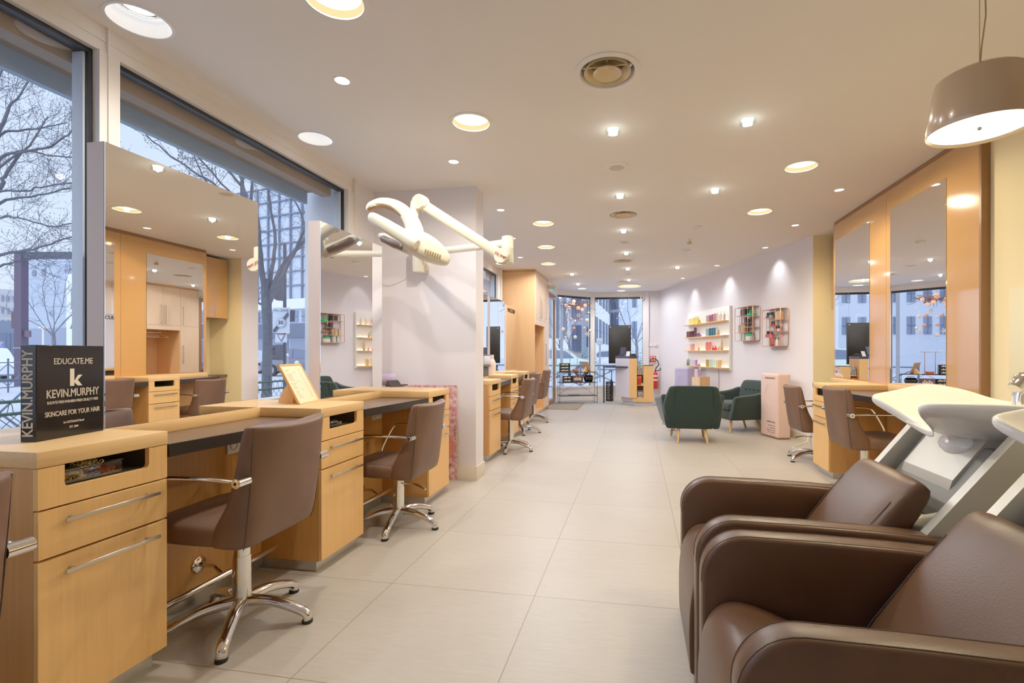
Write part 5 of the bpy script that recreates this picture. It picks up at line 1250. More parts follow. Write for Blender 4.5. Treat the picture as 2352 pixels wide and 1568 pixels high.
on_rack(R2, 'box', (226, 196, 150), .055, .12, .32, .70, 'cream and red carton on the top right shelf of the second copper rack', g2)
on_rack(R2, 'box', (216, 178, 130), .055, .12, .18, .70, 'tan carton on the top right shelf of the second copper rack', g2)
for i, (c, cw) in enumerate((((130, 90, 140), 'purple'), ((206, 70, 50), 'brick red'))):
    on_rack(R2, 'polish', c, .038, .085, .64 - i * .11, .52, f'{cw} nail polish on the centre shelf of the second copper rack', g2, cap=(20, 18, 20), d=.036)
for i, (c, cw) in enumerate((((220, 90, 80), 'coral'), ((236, 226, 214), 'milky white'))):
    on_rack(R2, 'polish', c, .036, .085, .40 - i * .12, .39, f'{cw} nail polish on the right middle shelf of the second copper rack', g2, cap=(20, 18, 20), d=.036)
for i, (c, cw) in enumerate((((196, 30, 50), 'ruby red'), ((220, 70, 90), 'pinkish red'), ((226, 80, 70), 'orange red'), ((230, 90, 100), 'rose red'))):
    on_rack(R2, 'polish', c, .038, .09, .92 - i * .095, .25, f'{cw} nail polish on the lower left shelf of the second copper rack', g2, cap=(20, 18, 20), d=.036)
for i in range(2): on_rack(R2, 'tube', (226, 90, 66), .04, .135, .72 - i * .14, 0, f'orange red tube, {["left", "right"][i]} of the pair at the bottom of the second copper rack', g2, cap=(40, 30, 30))
on_rack(R2, 'pump', (232, 224, 210), .045, .15, .36, 0, 'pale pump bottle at the bottom of the second copper rack', g2)
on_rack(R2, 'box', (226, 196, 186), .03, .16, .16, 0, 'slender pinkish carton leaning at the bottom right of the second copper rack', g2)
# things standing on the wooden pedestal
pd = at(1607, 900, 9.0)
def on_ped(u_, v_): 
    a = OBL_RZ + .55; return (pd.x + u_ * math.cos(a) - v_ * math.sin(a), pd.y + u_ * math.sin(a) + v_ * math.cos(a), .742)
o = product('spray', .05, .05, .19, [pmat((190, 160, 214)), pmat((226, 200, 160))]); o.name = 'spray_bottle'; o.location = on_ped(.06, -.10); tag(o, 'lilac spray bottle standing on the wooden pedestal', 'bottle')
o = product('box', .06, .06, .15, [pmat((232, 214, 216)), TRN]); o.name = 'product_box'; o.location = on_ped(.11, -.05); tag(o, 'pale pink carton standing on the wooden pedestal', 'box')
o = product('box', .10, .06, .15, [glass_pane('acrylic', (.95, .93, .95, 1), .1), TRN]); o.name = 'acrylic_stand'; o.location = on_ped(.07, -.22); tag(o, 'clear acrylic holder at the back of the wooden pedestal', 'holder')
# ================================================================== the street outside
ROAD = mat('pale_asphalt', rgb(196, 202, 212), .9, var=.06, vscale=.6)
struct('ground', M().box(-90, 60, -30, 120, -.4, -.14).box(-90, -2.66, -30, 120, -.14, -.02).box(-2.66, 60, 12.95, 120, -.14, -.02), ROAD)
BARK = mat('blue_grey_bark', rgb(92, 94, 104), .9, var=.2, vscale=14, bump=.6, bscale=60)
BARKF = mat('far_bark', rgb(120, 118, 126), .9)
METALD = mat('dark_street_metal', rgb(66, 72, 90), .5)
GREYM = mat('grey_street_metal', rgb(150, 156, 166), .45)
def twigs(m, p, d, L, r, depth, rnd, up, bud):
    pts = [p]; q = p.copy(); dv = d.copy(); n = 4
    for j in range(n):
        dv = (dv + Vector((rnd.gauss(0, .16), rnd.gauss(0, .16), rnd.gauss(0, .14) + up))).normalized()
        q = q + dv * (L / n); pts.append(q)
    m.tube(pts, [r * (1 - .17 * j) for j in range(n + 1)], 4 if depth < 2 else 5, caps=False)
    if depth == 0:
        if bud:
            e = bud; m.add([q + dv * e * 1.6, q - dv * e + Vector((e, 0, 0)), q - dv * e + Vector((-e * .5, e * .8, 0)), q - dv * e + Vector((-e * .5, -e * .8, 0))], [(0, 1, 2), (0, 2, 3), (0, 3, 1), (1, 3, 2)])
            w = pts[2]; m.add([w + Vector((0, 0, e * 1.6)), w + Vector((e, 0, -e)), w + Vector((-e, e, 0)), w + Vector((-e, -e, 0))], [(0, 1, 2), (0, 2, 3), (0, 3, 1), (1, 3, 2)])
        return
    for k in range(rnd.choice((3, 4, 4))):
        t_ = rnd.uniform(.25, .98); i = min(int(t_ * n), n - 1); b = pts[i].lerp(pts[i + 1], t_ * n - i)
        a = (dv + Vector((rnd.gauss(0, .55), rnd.gauss(0, .55), rnd.gauss(0, .5) + .1))).normalized()
        twigs(m, b, a, L * rnd.uniform(.42, .66), r * .55, depth - 1, rnd, up, bud)
def tree(label, base, trunk, limbs, seed, n_tw=9, L=.9, r=.012, depth=2, up=.05, bud=.012, mat_=None, auto=None, lr=.62):
    """trunk: list of (point, radius); limbs: lists of (points, r0, r1)"""
    rnd = random.Random(seed)
    t = thing('bare_tree', label, 'tree', base, 0, 'bare street trees')
    B = Vector(base)
    tk = M().tube([p - B for p, _ in trunk], [q for _, q in trunk], 12).build('trunk', mat_ or BARK, t)
    if auto:
        top, n_l, h = trunk[-1][0], auto[0], auto[1]; limbs = []
        for k in range(n_l):
            a = 2 * PI * k / n_l + rnd.uniform(-.4, .4); pts = [top - Vector((0, 0, rnd.uniform(0, h * .12)))]
            dv = Vector((math.cos(a) * auto[2], math.sin(a) * auto[2], 1)).normalized()
            for j in range(5): dv = (dv + Vector((rnd.gauss(0, .16), rnd.gauss(0, .16), .06))).normalized(); pts.append(pts[-1] + dv * h / 5)
            limbs.append((pts, trunk[-1][1] * .55, .012))
    for pts, r0, r1 in limbs:
        m = M(); n = len(pts); pl = [p - B for p in pts]
        fine = []
        for i in range(n - 1):
            p0, p1, p2, p3 = pl[max(i - 1, 0)], pl[i], pl[i + 1], pl[min(i + 2, n - 1)]
            for j in range(4):
                u = j / 4; fine.append(.5 * ((2 * p1) + (p2 - p0) * u + (2 * p0 - 5 * p1 + 4 * p2 - p3) * u * u + (3 * p1 - p0 - 3 * p2 + p3) * u ** 3) + Vector((rnd.gauss(0, .006), rnd.gauss(0, .006), rnd.gauss(0, .006))))
        fine.append(pl[-1]); nf = len(fine)
        m.tube(fine, [(r0 + (r1 - r0) * i / (nf - 1)) * lr for i in range(nf)], 8)
        for k in range(n_tw):
            x = rnd.uniform(.22, 1) * (nf - 1); i = min(int(x), nf - 2); p = fine[i].lerp(fine[i + 1], x - i)
            d = (fine[i + 1] - fine[i]).normalized(); a = (d * .8 + Vector((rnd.gauss(0, .6), rnd.gauss(0, .6), rnd.gauss(.12, .5)))).normalized()
            twigs(m, p, a, L * rnd.uniform(.6, 1.2), r, depth, rnd, up, bud)
        m.build('limb', mat_ or BARK, t)
    return t
def px(lst, d): return [at(x, y, d if not isinstance(d, (list, tuple)) else d[0] + (d[1] - d[0]) * i / max(1, len(lst) - 1)) for i, (x, y) in enumerate(lst)]
# big tree at the first window, trunk out of frame to the left
d = 7.5
b = at(-95, 930, d); b.z = -.02
tree('large bare tree whose branches fill the first window', b, [(b, .19), (at(-92, 700, d), .16), (at(-80, 560, d), .14), (at(-60, 440, d), .11)],
 [(px([(-60, 440), (0, 365), (44, 348), (104, 341), (148, 315), (185, 278)], d), .045, .012), (px([(-70, 500), (0, 430), (11, 404), (48, 352), (74, 326), (111, 267)], d), .055, .012), (px([(-75, 520), (0, 465), (55, 454), (100, 446), (148, 433), (201, 432)], (d, 7.9)), .04, .010),
  (px([(-70, 470), (0, 439), (52, 439), (92, 430), (166, 419), (205, 395)], (d, 7)), .035, .01), (px([(-60, 440), (44, 352), (111, 356), (166, 361), (201, 358)], (d, 7.2)), .03, .010), (px([(-85, 640), (0, 587), (44, 578), (104, 565), (148, 548), (201, 541)], (d, 7.2)), .045, .011),
  (px([(-85, 650), (0, 611), (22, 607), (55, 596), (140, 589)], d), .035, .01), (px([(-60, 420), (0, 311), (48, 300), (92, 293), (155, 282)], (d, 7.8)), .04, .01), (px([(-55, 400), (0, 297), (22, 245), (48, 215), (85, 145)], d), .05, .01), (px([(-50, 380), (-40, 260), (0, 170), (20, 110)], d), .05, .012),
  (px([(-80, 560), (0, 500), (60, 505), (130, 520), (200, 500)], (d, 6.8)), .03, .01)], 3, 15, .55, .0042, 2, .02, .007)
# tree with a pollard fork in the middle window
d = 9.6
b = at(612, 930, d); b.z = -.02
fk = at(617, 655, d)
tree('bare pollarded tree with thick forked trunk between the two near mirrors', b, [(b, .098), (at(613, 860, d), .090), (at(615, 760, d), .085), (at(612, 700, d), .092), (at(611, 668, d), .085), (at(613, 640, d), .05)],
 [(px([(610, 690), (600, 610), (596, 560), (590, 500), (576, 456), (585, 377), (590, 335)], (d, 8.8)), .075, .014), (px([(612, 690), (628, 600), (632, 536), (620, 470), (618, 420), (622, 370)], (d, 10)), .055, .012), (px([(616, 700), (640, 648), (668, 595), (700, 527), (736, 481), (762, 440)], (d, 9.2)), .062, .012),
  (px([(614, 690), (646, 618), (690, 560), (715, 535)], (d, 9.8)), .07, .035), (px([(702, 524), (683, 470), (665, 448), (637, 404), (615, 370)], 9.4), .028, .008), (px([(715, 535), (760, 490), (800, 470)], 9.8), .03, .01),
  (px([(604, 700), (590, 690), (580, 640), (560, 610)], d), .035, .012)], 5, 10, .7, .0055, 2, .04, .008, lr=.75)
d = 6.6
b = at(555, 930, d); b.z = -.02
tree('bare tree behind the nearest mirror, its top showing above it', b, [(b, .095), (at(558, 640, d), .08), (at(561, 470, d), .05), (at(556, 420, d), .022)],
 [(px([(556, 420), (536, 360), (525, 320), (520, 290)], d), .03, .01), (px([(556, 420), (566, 385), (575, 340), (580, 310)], d), .03, .01), (px([(554, 425), (525, 393), (497, 349), (478, 308), (470, 280)], d), .03, .009), (px([(560, 470), (500, 429), (440, 390), (380, 347), (328, 300), (286, 240)], (d, 5.6)), .03, .007),
  (px([(555, 470), (490, 400), (430, 330), (400, 290), (370, 260)], (d, 5.8)), .022, .007), (px([(545, 500), (490, 440), (450, 370), (420, 300)], (d, 6)), .022, .007)], 8, 11, .5, .0042, 2, .05, .008)
q = at(125, 880, 26); q.z = 0
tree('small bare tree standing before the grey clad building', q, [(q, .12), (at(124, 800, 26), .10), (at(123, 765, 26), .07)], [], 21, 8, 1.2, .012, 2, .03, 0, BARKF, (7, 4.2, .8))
for px_, d_, sd, lb in ((1308, 25, 31, 'bare tree seen through the left pane of the far bay'), (1286, 30, 34, 'bare tree beside the lamp pole beyond the far bay'), (1462, 24, 37, 'bare tree at the right of the far shop window')):
    q = at(px_, 870, d_); q.z = 0
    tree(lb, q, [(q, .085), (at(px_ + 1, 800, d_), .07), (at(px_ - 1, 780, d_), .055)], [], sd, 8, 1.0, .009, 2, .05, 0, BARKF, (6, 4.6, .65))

# raised planter with grass and wire fence under the near windows
struct('terrain', M().box(-4.15, -2.96, -1.5, 9.5, -.1, .58), mat('planter_soil', rgb(90, 92, 74), .9))
r = random.Random(6); m = M()
for k in range(9000):
    x, y = r.uniform(-4.1, -3.0), r.uniform(-.5, 7.5); h = r.uniform(.05, .17); a = r.uniform(0, 6.28); w_ = .006; lx, ly = r.gauss(0, .04), r.gauss(0, .04)
    m.add([(x + w_ * math.cos(a), y + w_ * math.sin(a), .57), (x - w_ * math.cos(a), y - w_ * math.sin(a), .57), (x + lx, y + ly, .57 + h)], [(0, 1, 2)])
gr = m.build('grass', mat('grass_green', rgb(70, 150, 76), .9, var=.3, vscale=3)); tag(gr, 'bright green grass in the raised bed below the windows', 'grass', kind='stuff')
t = thing('wire_fence', 'green wire mesh fence with twin top rails outside the near windows', 'fence', (-4.0, 0, .58))
FG = mat('fence_green', rgb(52, 92, 88), .5)
m = M()
for z in (.21, .29): m.tube([(0, -1.5, z), (0, 9.2, z)], .011, 6)
m.build('rail', FG, t)
for y in (-.8, 1.2, 3.2, 5.2, 7.2): M().tube([(0, y, -.1), (0, y, .33)], .018, 8).build('post', FG, t)
m = M()
for k in range(-4, 140):
    y = -1.5 + k * .075; m.tube([(0, y, 0), (0, y + .22, .22)], .0025, 4, caps=False).tube([(0, y + .22, 0), (0, y, .22)], .0025, 4, caps=False)
    m.tube([(0, y, .21), (0, y + .01, .27), (0, y + .05, .31), (0, y + .10, .27), (0, y + .11, .21)], .0025, 4, caps=False)
m.build('mesh_panel', FG, t)

# street furniture outside the near windows
def pole(px_, d_, ytop, r_, name='pole', mt_=None, par=None, base=None):
    a = at(px_, 811, d_); z1 = at(px_, ytop, d_).z
    return M().tube([(a.x - base.x, a.y - base.y, 0), (a.x - base.x, a.y - base.y, z1)], r_, 10).build(name, mt_ or GREYM, par)
def plate(par, base, name, pts, d_, mt_, th=.02):
    P = [at(x, y, d_) - base for x, y in pts]; n_ = Vector((_s, -_c, 0)) * th     # towards the camera
    m = M(); k = len(P); m.add(P + [p - n_ for p in P], [list(range(k)), list(range(k, 2 * k))[::-1]] + [(i, (i + 1) % k, k + (i + 1) % k, k + i) for i in range(k)])
    return m.build(name, mt_, par)
q = at(49, 885, 18); q.z = 0
t = thing('gantry_post', 'dark steel gantry post with cross beam outside the first window', 'post', q, YAW)
zt_ = at(49, 578, 18).z
M().box(-.13, .13, -.13, .13, -.02, zt_).build('column', mat('plum_steel', rgb(84, 70, 92), .5), t); M().box(.1, 3.2, -.10, .10, zt_ - .26, zt_ - .02).build('beam', METALD, t)
M().box(-.32, -.14, -.05, .05, 2.1, 2.7).build('sign_panel', mat('maroon_panel', rgb(96, 70, 84), .5), t); M().box(.14, .32, -.05, .05, 1.78, 2.02).build('box_panel', mat('maroon_panel2', rgb(110, 90, 108), .5), t)
M().box(-.15, .15, -.15, .15, 1.36, 1.40).build('strap', GREYM, t)
q = at(179, 880, 12); q.z = 0
t = thing('sign_post', 'grey sign post with square and triangle sign backs outside the first window', 'sign', q)
pole(179, 12, 663, .035, 'pole', GREYM, t, q); plate(t, q, 'square_sign', [(163, 663), (194, 664), (194, 711), (163, 710)], 11.9, mat('sign_back', rgb(132, 138, 150), .5)); plate(t, q, 'triangle_sign', [(179, 706), (199, 755), (160, 755)], 11.9, mat('sign_back2', rgb(126, 134, 148), .5))
q = at(4, 880, 24); q.z = 0
t = thing('parking_sign', 'small pale blue parking sign at the edge of the first window', 'sign', q)
pole(1, 24, 783, .04, 'pole', GREYM, t, q); plate(t, q, 'plate', [(-4, 783), (9, 783), (9, 797), (-4, 797)], 23.9, mat('parking_blue', rgb(120, 130, 200), .5))
text_mesh('lettering', 'P', .26, WHITE, t, at(3, 790, 23.85) - q, (PI / 2, 0, YAW), bold=.006)
q = at(99, 880, 30); q.z = 0
t = thing('lamp_post', 'thin white lamp post before the grey clad building', 'lamp post', q); pole(99, 30, 752, .05, 'pole', WHITE, t, q); M().tube([(-.25, 0, at(99, 752, 30).z), (.25, 0, at(99, 752, 30).z)], .08, 8).build('lamp_head', WHITE, t)
# crossed pedestrian railing
RAILB = mat('railing_blue_grey', rgb(92, 106, 128), .5)
def railing(label, a, b_, h, n, parts_d=.016):
    L = (b_ - a).length; t = thing('street_railing', label, 'railing', a, math.atan2((b_ - a).y, (b_ - a).x)); m = M(); pz = M()
    for k in range(n + 1): pz.tube([(L * k / n, 0, -.02), (L * k / n, 0, h + .08)], parts_d * 1.4, 8).ball((L * k / n, 0, h + .10), parts_d * 2, 8)
    for k in range(n):
        x0, x1 = L * k / n, L * (k + 1) / n
        m.tube([(x0, 0, h), (x1, 0, h)], parts_d, 6).tube([(x0, 0, h - .03), (x1, 0, .18)], parts_d * .8, 6).tube([(x0, 0, .18), (x1, 0, h - .03)], parts_d * .8, 6).tube([(x0, 0, .14), (x1, 0, .14)], parts_d, 6)
    pz.build('posts', RAILB, t); m.build('cross_bars', RAILB, t); return t
a = at(-90, 811, 5.2); b_ = at(215, 811, 6.4); a.z = b_.z = 0
railing('blue grey crossed pedestrian railing close to the first window', a, b_, .88, 2)
a = at(-120, 811, 13); b_ = at(75, 811, 16); a.z = b_.z = 0
railing('blue grey crossed railing farther off by the gantry post', a, b_, .9, 3)
a = at(1240, 811, 15.3); b_ = at(1520, 811, 15.3); a.z = b_.z = 0
railing('blue grey crossed railing outside the far shop window', a, b_, .80, 3, .02)
# end-of-zone sign, signals
q = at(654, 880, 10.6); q.z = 0
t = thing('traffic_sign', 'white end of zone 30 road sign on a dark signal pole', 'traffic sign', q)
pole(654, 10.6, 560, .034, 'pole', METALD, t, q)
SW = mat('sign_white', rgb(214, 224, 240), .5); SG = mat('sign_grey', rgb(70, 78, 96), .5)
plate(t, q, 'sign_plate', [(627, 706), (665, 706), (664, 765), (626, 764)], 10.4, SW)
plate(t, q, 'black_band', [(627, 757), (661, 716), (663, 724), (632, 763), (627, 763)], 10.38, SG, .004)
c = at(645, 741, 10.372) - q
ro = (PI / 2, 0, YAW)
def flat(rows, mt_, nm): return M().lathe(rows, 28, mat=Matrix.Translation(c) @ Matrix.Rotation(YAW, 4, 'Z') @ Matrix.Rotation(PI / 2, 4, 'X')).build(nm, mt_, t)
flat([(.0001, 0), (.104, 0), (.104, .004), (.0001, .004)], mat('sign_ring', rgb(176, 186, 206), .5), 'ring'); flat([(.0001, .004), (.08, .004), (.08, .008), (.0001, .008)], SW, 'disc')
nrm = Vector((_s, -_c, 0))
text_mesh('lettering', '30', .115, SG, t, c + nrm * .014, ro, bold=.0015); text_mesh('lettering', 'FIN   ZONE', .068, SG, t, at(645.5, 713, 10.36) - q, ro, bold=.0008, xs=.92); text_mesh('lettering', 'de', .03, SG, t, at(641.5, 714, 10.36) - q, ro)
plate(t, q, 'small_plate', [(632, 767), (658, 767), (658, 786), (632, 786)], 10.42, SW); plate(t, q, 'triangle', [(636, 767), (655, 767), (645.5, 785)], 10.40, mat('sign_plum', rgb(140, 90, 120), .5), .004); plate(t, q, 'triangle_inner', [(639, 769), (652, 769), (645.5, 781)], 10.39, SW, .004)
plate(t, q, 'sign_back', [(664, 712), (677, 712), (676, 738), (664, 738)], 10.75, METALD)
t = thing('traffic_light', 'dark three lamp traffic light on the zone sign pole', 'traffic light', q)
def light(x0, x1, y0, y1, red):
    p0, p1 = at(x0, y0, 10.5) - q, at(x1, y1, 10.5) - q
    cxm = (p0 + p1) / 2; w_ = abs((p1 - p0).length) * 0 + (x1 - x0) * 10.5 / F_PX / 2; h_ = (y1 - y0) * 10.5 / F_PX / 2
    mm = M().rbox(-w_, w_, -.08, .08, -h_, h_, .02, mat=Matrix.Translation(cxm) @ Matrix.Rotation(YAW, 4, 'Z'))
    b0 = mm.build('housing', METALD, t); ln = M()
    for k in (-1, 0, 1): mm2 = Matrix.Translation(cxm + Vector((0, 0, -k * h_ * .64))) @ Matrix.Rotation(YAW - 1.1, 4, 'Z') @ Matrix.Rotation(PI / 2, 4, 'X'); ln.lathe([(.05, .02), (.055, .17), (.05, .17), (.045, .02)], 14, mat=mm2).lathe([(.0001, .06), (.045, .06)], 14, mat=mm2, mi=1 if k == -1 and red else 0)
    ln.build('visors', [METALD, emis('red_signal_dim', (.9, .08, .10, 1), .8)], t)
light(636, 649, 791, 827, True); light(636, 650, 640, 690, True)
for x, y, d_, lb in ((682, 833, 9.2, 'white ball topped bollard right of the traffic light'), (660, 815, 14, 'white ball topped bollard farther off near the shop')):
    p = at(x, y, d_); t = thing('bollard', lb, 'bollard', (p.x, p.y, 0)); M().tube([(0, 0, -.02), (0, 0, p.z - .03)], .035, 10).build('post', GREYM, t); M().ball((0, 0, p.z), .042, 14).build('ball_top', WHITE, t)
# zone sign and lamp pole beyond the bay
q = at(1377, 860, 20); q.z = 0
t = thing('zone_sign', 'white zone 30 road sign beyond the far shop window', 'traffic sign', q); pole(1378, 20, 780, .035, 'pole', GREYM, t, q)
plate(t, q, 'sign_plate', [(1371, 777), (1384, 777), (1384, 793), (1371, 793)], 19.8, WHITE); c = at(1377.5, 787, 19.76) - q
flat([(.0001, 0), (.085, 0), (.085, .006), (.0001, .006)], mat('zone_ring', rgb(120, 100, 140), .5), 'ring'); flat([(.0001, .006), (.062, .006), (.062, .01), (.0001, .01)], WHITE, 'disc')
text_mesh('lettering', '30', .08, SG, t, c + nrm * .02, ro); text_mesh('lettering', 'ZONE', .065, SG, t, at(1377.5, 780, 19.72) - q, ro)
q = at(1290, 870, 14.6); q.z = 0
t = thing('lamp_pole', 'tall grey lamp pole outside the left pane of the far bay', 'pole', q); pole(1290, 14.6, 640, .045, 'pole', GREYM, t, q); M().tube([(0, 0, 0), (0, 0, .5)], .07, 12).build('base', GREYM, t)

# buildings
BW = mat('pale_stone', rgb(222, 229, 240), .85); BWH = mat('white_render', rgb(240, 244, 250), .85); WN_ = mat('far_window', rgb(134, 148, 174), .35); WND = mat('far_window_dark', rgb(96, 110, 138), .35); GLS = mat('curtain_glass', rgb(196, 210, 230), .3); MUL = mat('mullion_grey', rgb(112, 122, 142), .5)
LOUV, n_, b_s = nt('louvred_cladding'); tc_ = N(n_, 'ShaderNodeTexCoord'); wv_ = N(n_, 'ShaderNodeTexWave', Scale=2.6, bands_direction='Z'); cr_ = N(n_, 'ShaderNodeValToRGB')
n_.links.new(tc_.outputs['Object'], wv_.inputs['Vector']); n_.links.new(wv_.outputs['Fac'], cr_.inputs[0]); n_.links.new(cr_.outputs[0], b_s.inputs['Base Color']); cr_.color_ramp.elements[0].color = rgb(150, 166, 192); cr_.color_ramp.elements[1].color = rgb(196, 208, 226)
def building(label, x0, d0, x1, d1, z1, wallm, wins=(), deep=1.6, z0=-.02, winm=None, extra=None):
    a, b_ = at(x0, CY, d0), at(x1, CY, d1); a.z = b_.z = 0; dv = b_ - a; L_ = dv.length
    t = thing('street_building', label, 'building', a, math.atan2(dv.y, dv.x))
    M().box(0, L_, 0, deep, z0, z1).build('wall', wallm, t)
    for (u0, u1, nu, fu, za, zb, nz, fz) in wins:
        for i in range(nu):
            for j in range(nz):
                cu, w_ = (u0 + (u1 - u0) * (i + .5) / nu) * L_, (u1 - u0) * L_ / nu * fu / 2; cz, h_ = za + (zb - za) * (j + .5) / nz, (zb - za) / nz * fz / 2
                o = M().box(cu - w_, cu + w_, -.06, .02, cz - h_, cz + h_).build('window', winm or WN_, t)
                M().box(cu - .03, cu + .03, -.10, -.06, cz - h_, cz + h_).box(cu - w_, cu + w_, -.10, -.06, cz - .03, cz + .03).build('window_bars', MUL, o)
    if extra: extra(t, L_)
    return t
building('pale grey louvre clad building behind the gantry post', 62, 42, 152, 40, 9.4, LOUV, deep=3, extra=lambda t, L: (M().box(0, L, -.05, 0, 0, 3.3).build('lower_cladding', mat('lower_clad', rgb(150, 160, 182), .8), t), [M().lathe([(.0001, 0), (.3, 0), (.3, .06), (.0001, .06)], 16, mat=Matrix.Translation((L * x, 0, 8.0)) @ Matrix.Rotation(PI / 2, 4, 'X')).build('round_vent', MUL, t) for x in (.2, .45)]))
building('white plain building right of the louvre clad one', 152, 38, 215, 36, 7.3, BWH, deep=3)
building('distant beige apartment block at the left window edge', -20, 70, 42, 72, 10.5, mat('beige_far', rgb(186, 186, 190), .9), [(.1, .95, 4, .5, 3, 10, 4, .5)])
building('low glazed pavilion behind the gantry post', -90, 44, 60, 46, 4.2, mat('pavilion_dark', rgb(112, 124, 146), .5), [(.05, .95, 5, .8, .3, 3.2, 1, .9)], deep=3, winm=WND)
def m1(t, L):
    g = M()
    n = int(L / 1.07)
    for k in range(n + 1): g.box(k * L / n - .05, k * L / n + .05, -.14, 0, 4.9, 12.8)
    for k in range(9): g.box(0, L, -.12, 0, 4.9 + k * 1.0 - .05, 4.9 + k * 1.0 + .05)
    g.build('mullion_grid', MUL, t)
    M().box(0, L, -.25, 0, 4.25, 4.95).build('white_band', BWH, t); M().box(0, L, -.3, 0, 2.25, 3.25).build('shop_fascia', mat('fascia_grey', rgb(94, 108, 134), .6), t)
    yl = emis('yellow_sign_glow', (.85, .80, .05, 1), 1.0)
    for u in (.375, .60): s_ = M().box(L * u - .33, L * u + .33, -.36, -.3, 2.62, 2.78).box(L * u - .22, L * u + .28, -.36, -.3, 2.54, 2.86).build('yellow_sign', yl, t)
    m = M(); 
    for k in range(8): m.box(L * k / 8 + .12, L * (k + 1) / 8 - .12, -.1, 0, .3, 2.1)
    m.build('shop_glazing', WN_, t)
    fg = M(); fx = L * .505
    fg.ball((fx + .06, -.2, 1.78), .08, 10).tube([(fx + .05, -.2, 1.68), (fx, -.2, 1.3)], [.1, .12], 8).tube([(fx, -.2, 1.3), (fx + .2, -.2, 1.1), (fx + .12, -.2, .8)], .06, 6).tube([(fx, -.2, 1.3), (fx - .1, -.2, 1.0), (fx - .3, -.2, .95)], .06, 6).tube([(fx + .03, -.2, 1.62), (fx - .2, -.2, 1.45)], .04, 6).tube([(fx + .03, -.2, 1.62), (fx + .26, -.2, 1.5)], .04, 6)
    fg.build('gold_figure_display', mat('gold_matte', rgb(196, 170, 130), .5), t)
building('glass fronted office block with shops across the street', 545, 36, 900, 31, 12.8, GLS, [(.0, 1, 9, .78, 3.35, 4.15, 1, .95)], deep=2, extra=m1)
building('pale office block above the trees beyond the nearest mirror', 500, 52, 620, 50, 18, BW, [(.02, .98, 6, .6, 9.5, 17.5, 5, .55)], deep=2)
building('white apartment house with tall dark windows left in the far bay', 1225, 32, 1306, 33, 14, BWH, [(.38, .98, 3, .46, 1.8, 12.5, 3, .78)], winm=WND)
building('white apartment house with a wide dark bay in the far window', 1306, 34, 1362, 36, 15, BW, [(.10, .50, 2, .86, 1.0, 13, 5, .82), (.70, .98, 1, .8, 1.2, 13, 5, .62)], winm=WND)
building('white office house with rows of narrow windows in the far shop window', 1362, 33, 1402, 47, 17, BWH, [(.04, .98, 5, .55, 1.4, 16, 5, .62)], winm=WND, deep=.12)
building('narrow dark glazed stair tower beyond the shop window', 1402, 47, 1422, 46, 15, GLS, [(.05, .95, 3, .8, 1.5, 14.5, 7, .85)], winm=WND)
building('pale balcony apartment block right in the far shop window', 1422, 52, 1500, 50, 16, BWH, [(.22, .55, 2, .8, 2.0, 15, 4, .55), (.72, .92, 1, .8, 2, 15, 4, .45)], winm=WN_)
building('pale street block beyond the third window by the wardrobe', 980, 40, 1230, 38, 14, BW, [(.05, .95, 8, .5, 2, 13, 5, .55)])

# cars
def car(label, p, rz, col, L_=4.2):
    t = thing('car', label, 'car', p, rz); S = L_ / 4.2
    prof = [(-2.1, .30), (-2.1, .70), (-1.95, .82), (-1.55, .90), (-1.0, 1.34), (-.6, 1.43), (.35, 1.42), (.75, 1.30), (1.2, .95), (1.85, .82), (2.08, .68), (2.1, .32), (1.75, .24), (-1.75, .24)]
    secs = []
    for y, k in ((-.82, .94), (-.80, .985), (-.6, 1), (.6, 1), (.80, .985), (.82, .94)):
        secs.append([(x * S * (1 if k == 1 else k), y * (1 - .18 * max(0, (z - .85) / .6)), .3 + (z - .3) * k) for x, z in prof])
    M().loft(secs).build('body', mat('car_paint', col, .2, coat=.6), t, sharp=50)
    w_ = M()
    for y in (-1, 1):
        f_ = lambda z: y * (.826 * (1 - .18 * max(0, (z - .85) / .6)) + .004)
        w_.add([(-1.38 * S, f_(.93), .93), (-.93 * S, f_(1.3), 1.30), (-.1 * S, f_(1.36), 1.36), (-.1 * S, f_(.92), .92)], [(0, 1, 2, 3)]); w_.add([(-.03 * S, f_(.92), .92), (-.03 * S, f_(1.36), 1.36), (.55 * S, f_(1.3), 1.30), (1.0 * S, f_(.95), .95)], [(0, 1, 2, 3)])
    w_.build('windows', WND, t)
    for x in (-1.32, 1.32):
        for y in (-.78, .78): wh = M().tube([(x * S, y - .09, .30), (x * S, y + .09, .30)], .31, 20).build('wheel', RUBBER, t); M().tube([(x * S, y - .1, .30), (x * S, y + .1, .30)], .18, 14).build('wheel_rim', GREYM, wh)
    return t
def gp(x, d_): q = at(x, 811, d_); q.z = 0; return q
car('pale mint car passing the left pane of the far bay', gp(1278, 25), YAW - .15, rgb(200, 222, 214))
car('white car parked beyond the far zone sign', gp(1400, 36), YAW + .1, rgb(226, 232, 240))
car('dark grey car passing between the near mirrors', gp(700, 26), YAW - .25, rgb(96, 104, 122))
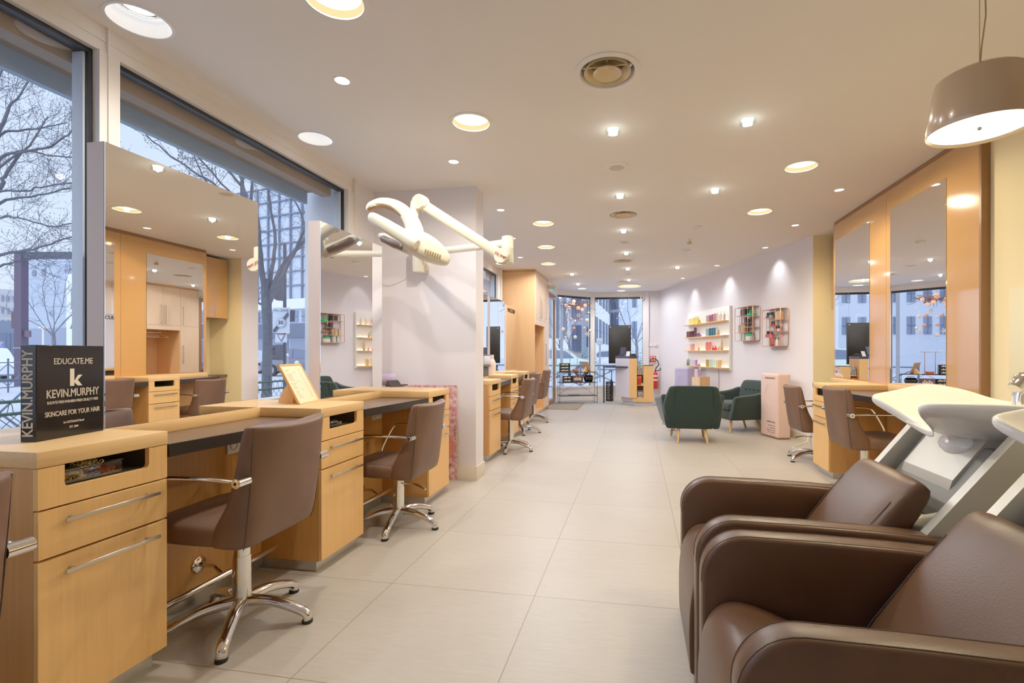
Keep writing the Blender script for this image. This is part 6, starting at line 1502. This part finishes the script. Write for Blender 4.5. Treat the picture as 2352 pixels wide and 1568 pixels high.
car('silver car behind the pollarded tree', gp(580, 30), YAW - .25, rgb(190, 200, 214))
car('white car at the left edge of the first window', gp(-40, 21), YAW - .6, rgb(222, 230, 242))
# low hedge-like planters beyond the bay
for x, lb in ((1300, 'low green shrub behind the mint car'), (1340, 'low green shrub near the second bay tree'), (1455, 'low dark green conifer at the right of the shop window')):
    p = gp(x, 29); r = random.Random(x); m = M()
    for k in range(1500):
        v_ = Vector((r.gauss(0, .5), r.gauss(0, .4), abs(r.gauss(.55, .35)))); e = .05
        m.add([v_ + Vector((r.uniform(-e, e), r.uniform(-e, e), r.uniform(-e, e))) for _ in range(3)], [(0, 1, 2)])
    t = thing('shrub', lb, 'shrub', p); m.build('foliage', mat('shrub_green', rgb(84, 120, 100), .9, var=.3, vscale=4), t); M().tube([(0, 0, -.02), (0, 0, .6)], .05, 8).build('stem', BARKF, t)

sl_ = bpy.data.lights.new('facade_fill_sun', 'SUN'); sl_.energy = 1.5; sl_.angle = 2.2; sl_.color = (.86, .92, 1.0)  # fill added to brighten the street facades under the overcast sky
so = bpy.data.objects.new('facade_fill_sun', sl_); C.objects.link(so); so.location = (10, -20, 30); so.rotation_euler = Vector((-.62, .66, -.42)).to_track_quat('-Z', 'Y').to_euler()
s2 = bpy.data.lights.new('window_fill_sun', 'SUN'); s2.energy = 1.3; s2.angle = 2.4; s2.color = (.84, .90, 1.0)  # second fill added to bring more daylight in through the left windows
so = bpy.data.objects.new('window_fill_sun', s2); C.objects.link(so); so.location = (-20, 5, 30); so.rotation_euler = Vector((.80, .10, -.50)).to_track_quat('-Z', 'Y').to_euler()
# ------------------------------------------------------------------ picture settings
sc.view_settings.view_transform = 'Standard'
sc.view_settings.look = 'None'
sc.view_settings.exposure = 0.07
sc.view_settings.gamma = 1.22
cy = sc.cycles
cy.max_bounces = 10; cy.diffuse_bounces = 5; cy.glossy_bounces = 5; cy.transparent_max_bounces = 12; cy.transmission_bounces = 4
cy.caustics_reflective = False; cy.caustics_refractive = False
cy.sample_clamp_indirect = 6.0
cy.use_denoising = True
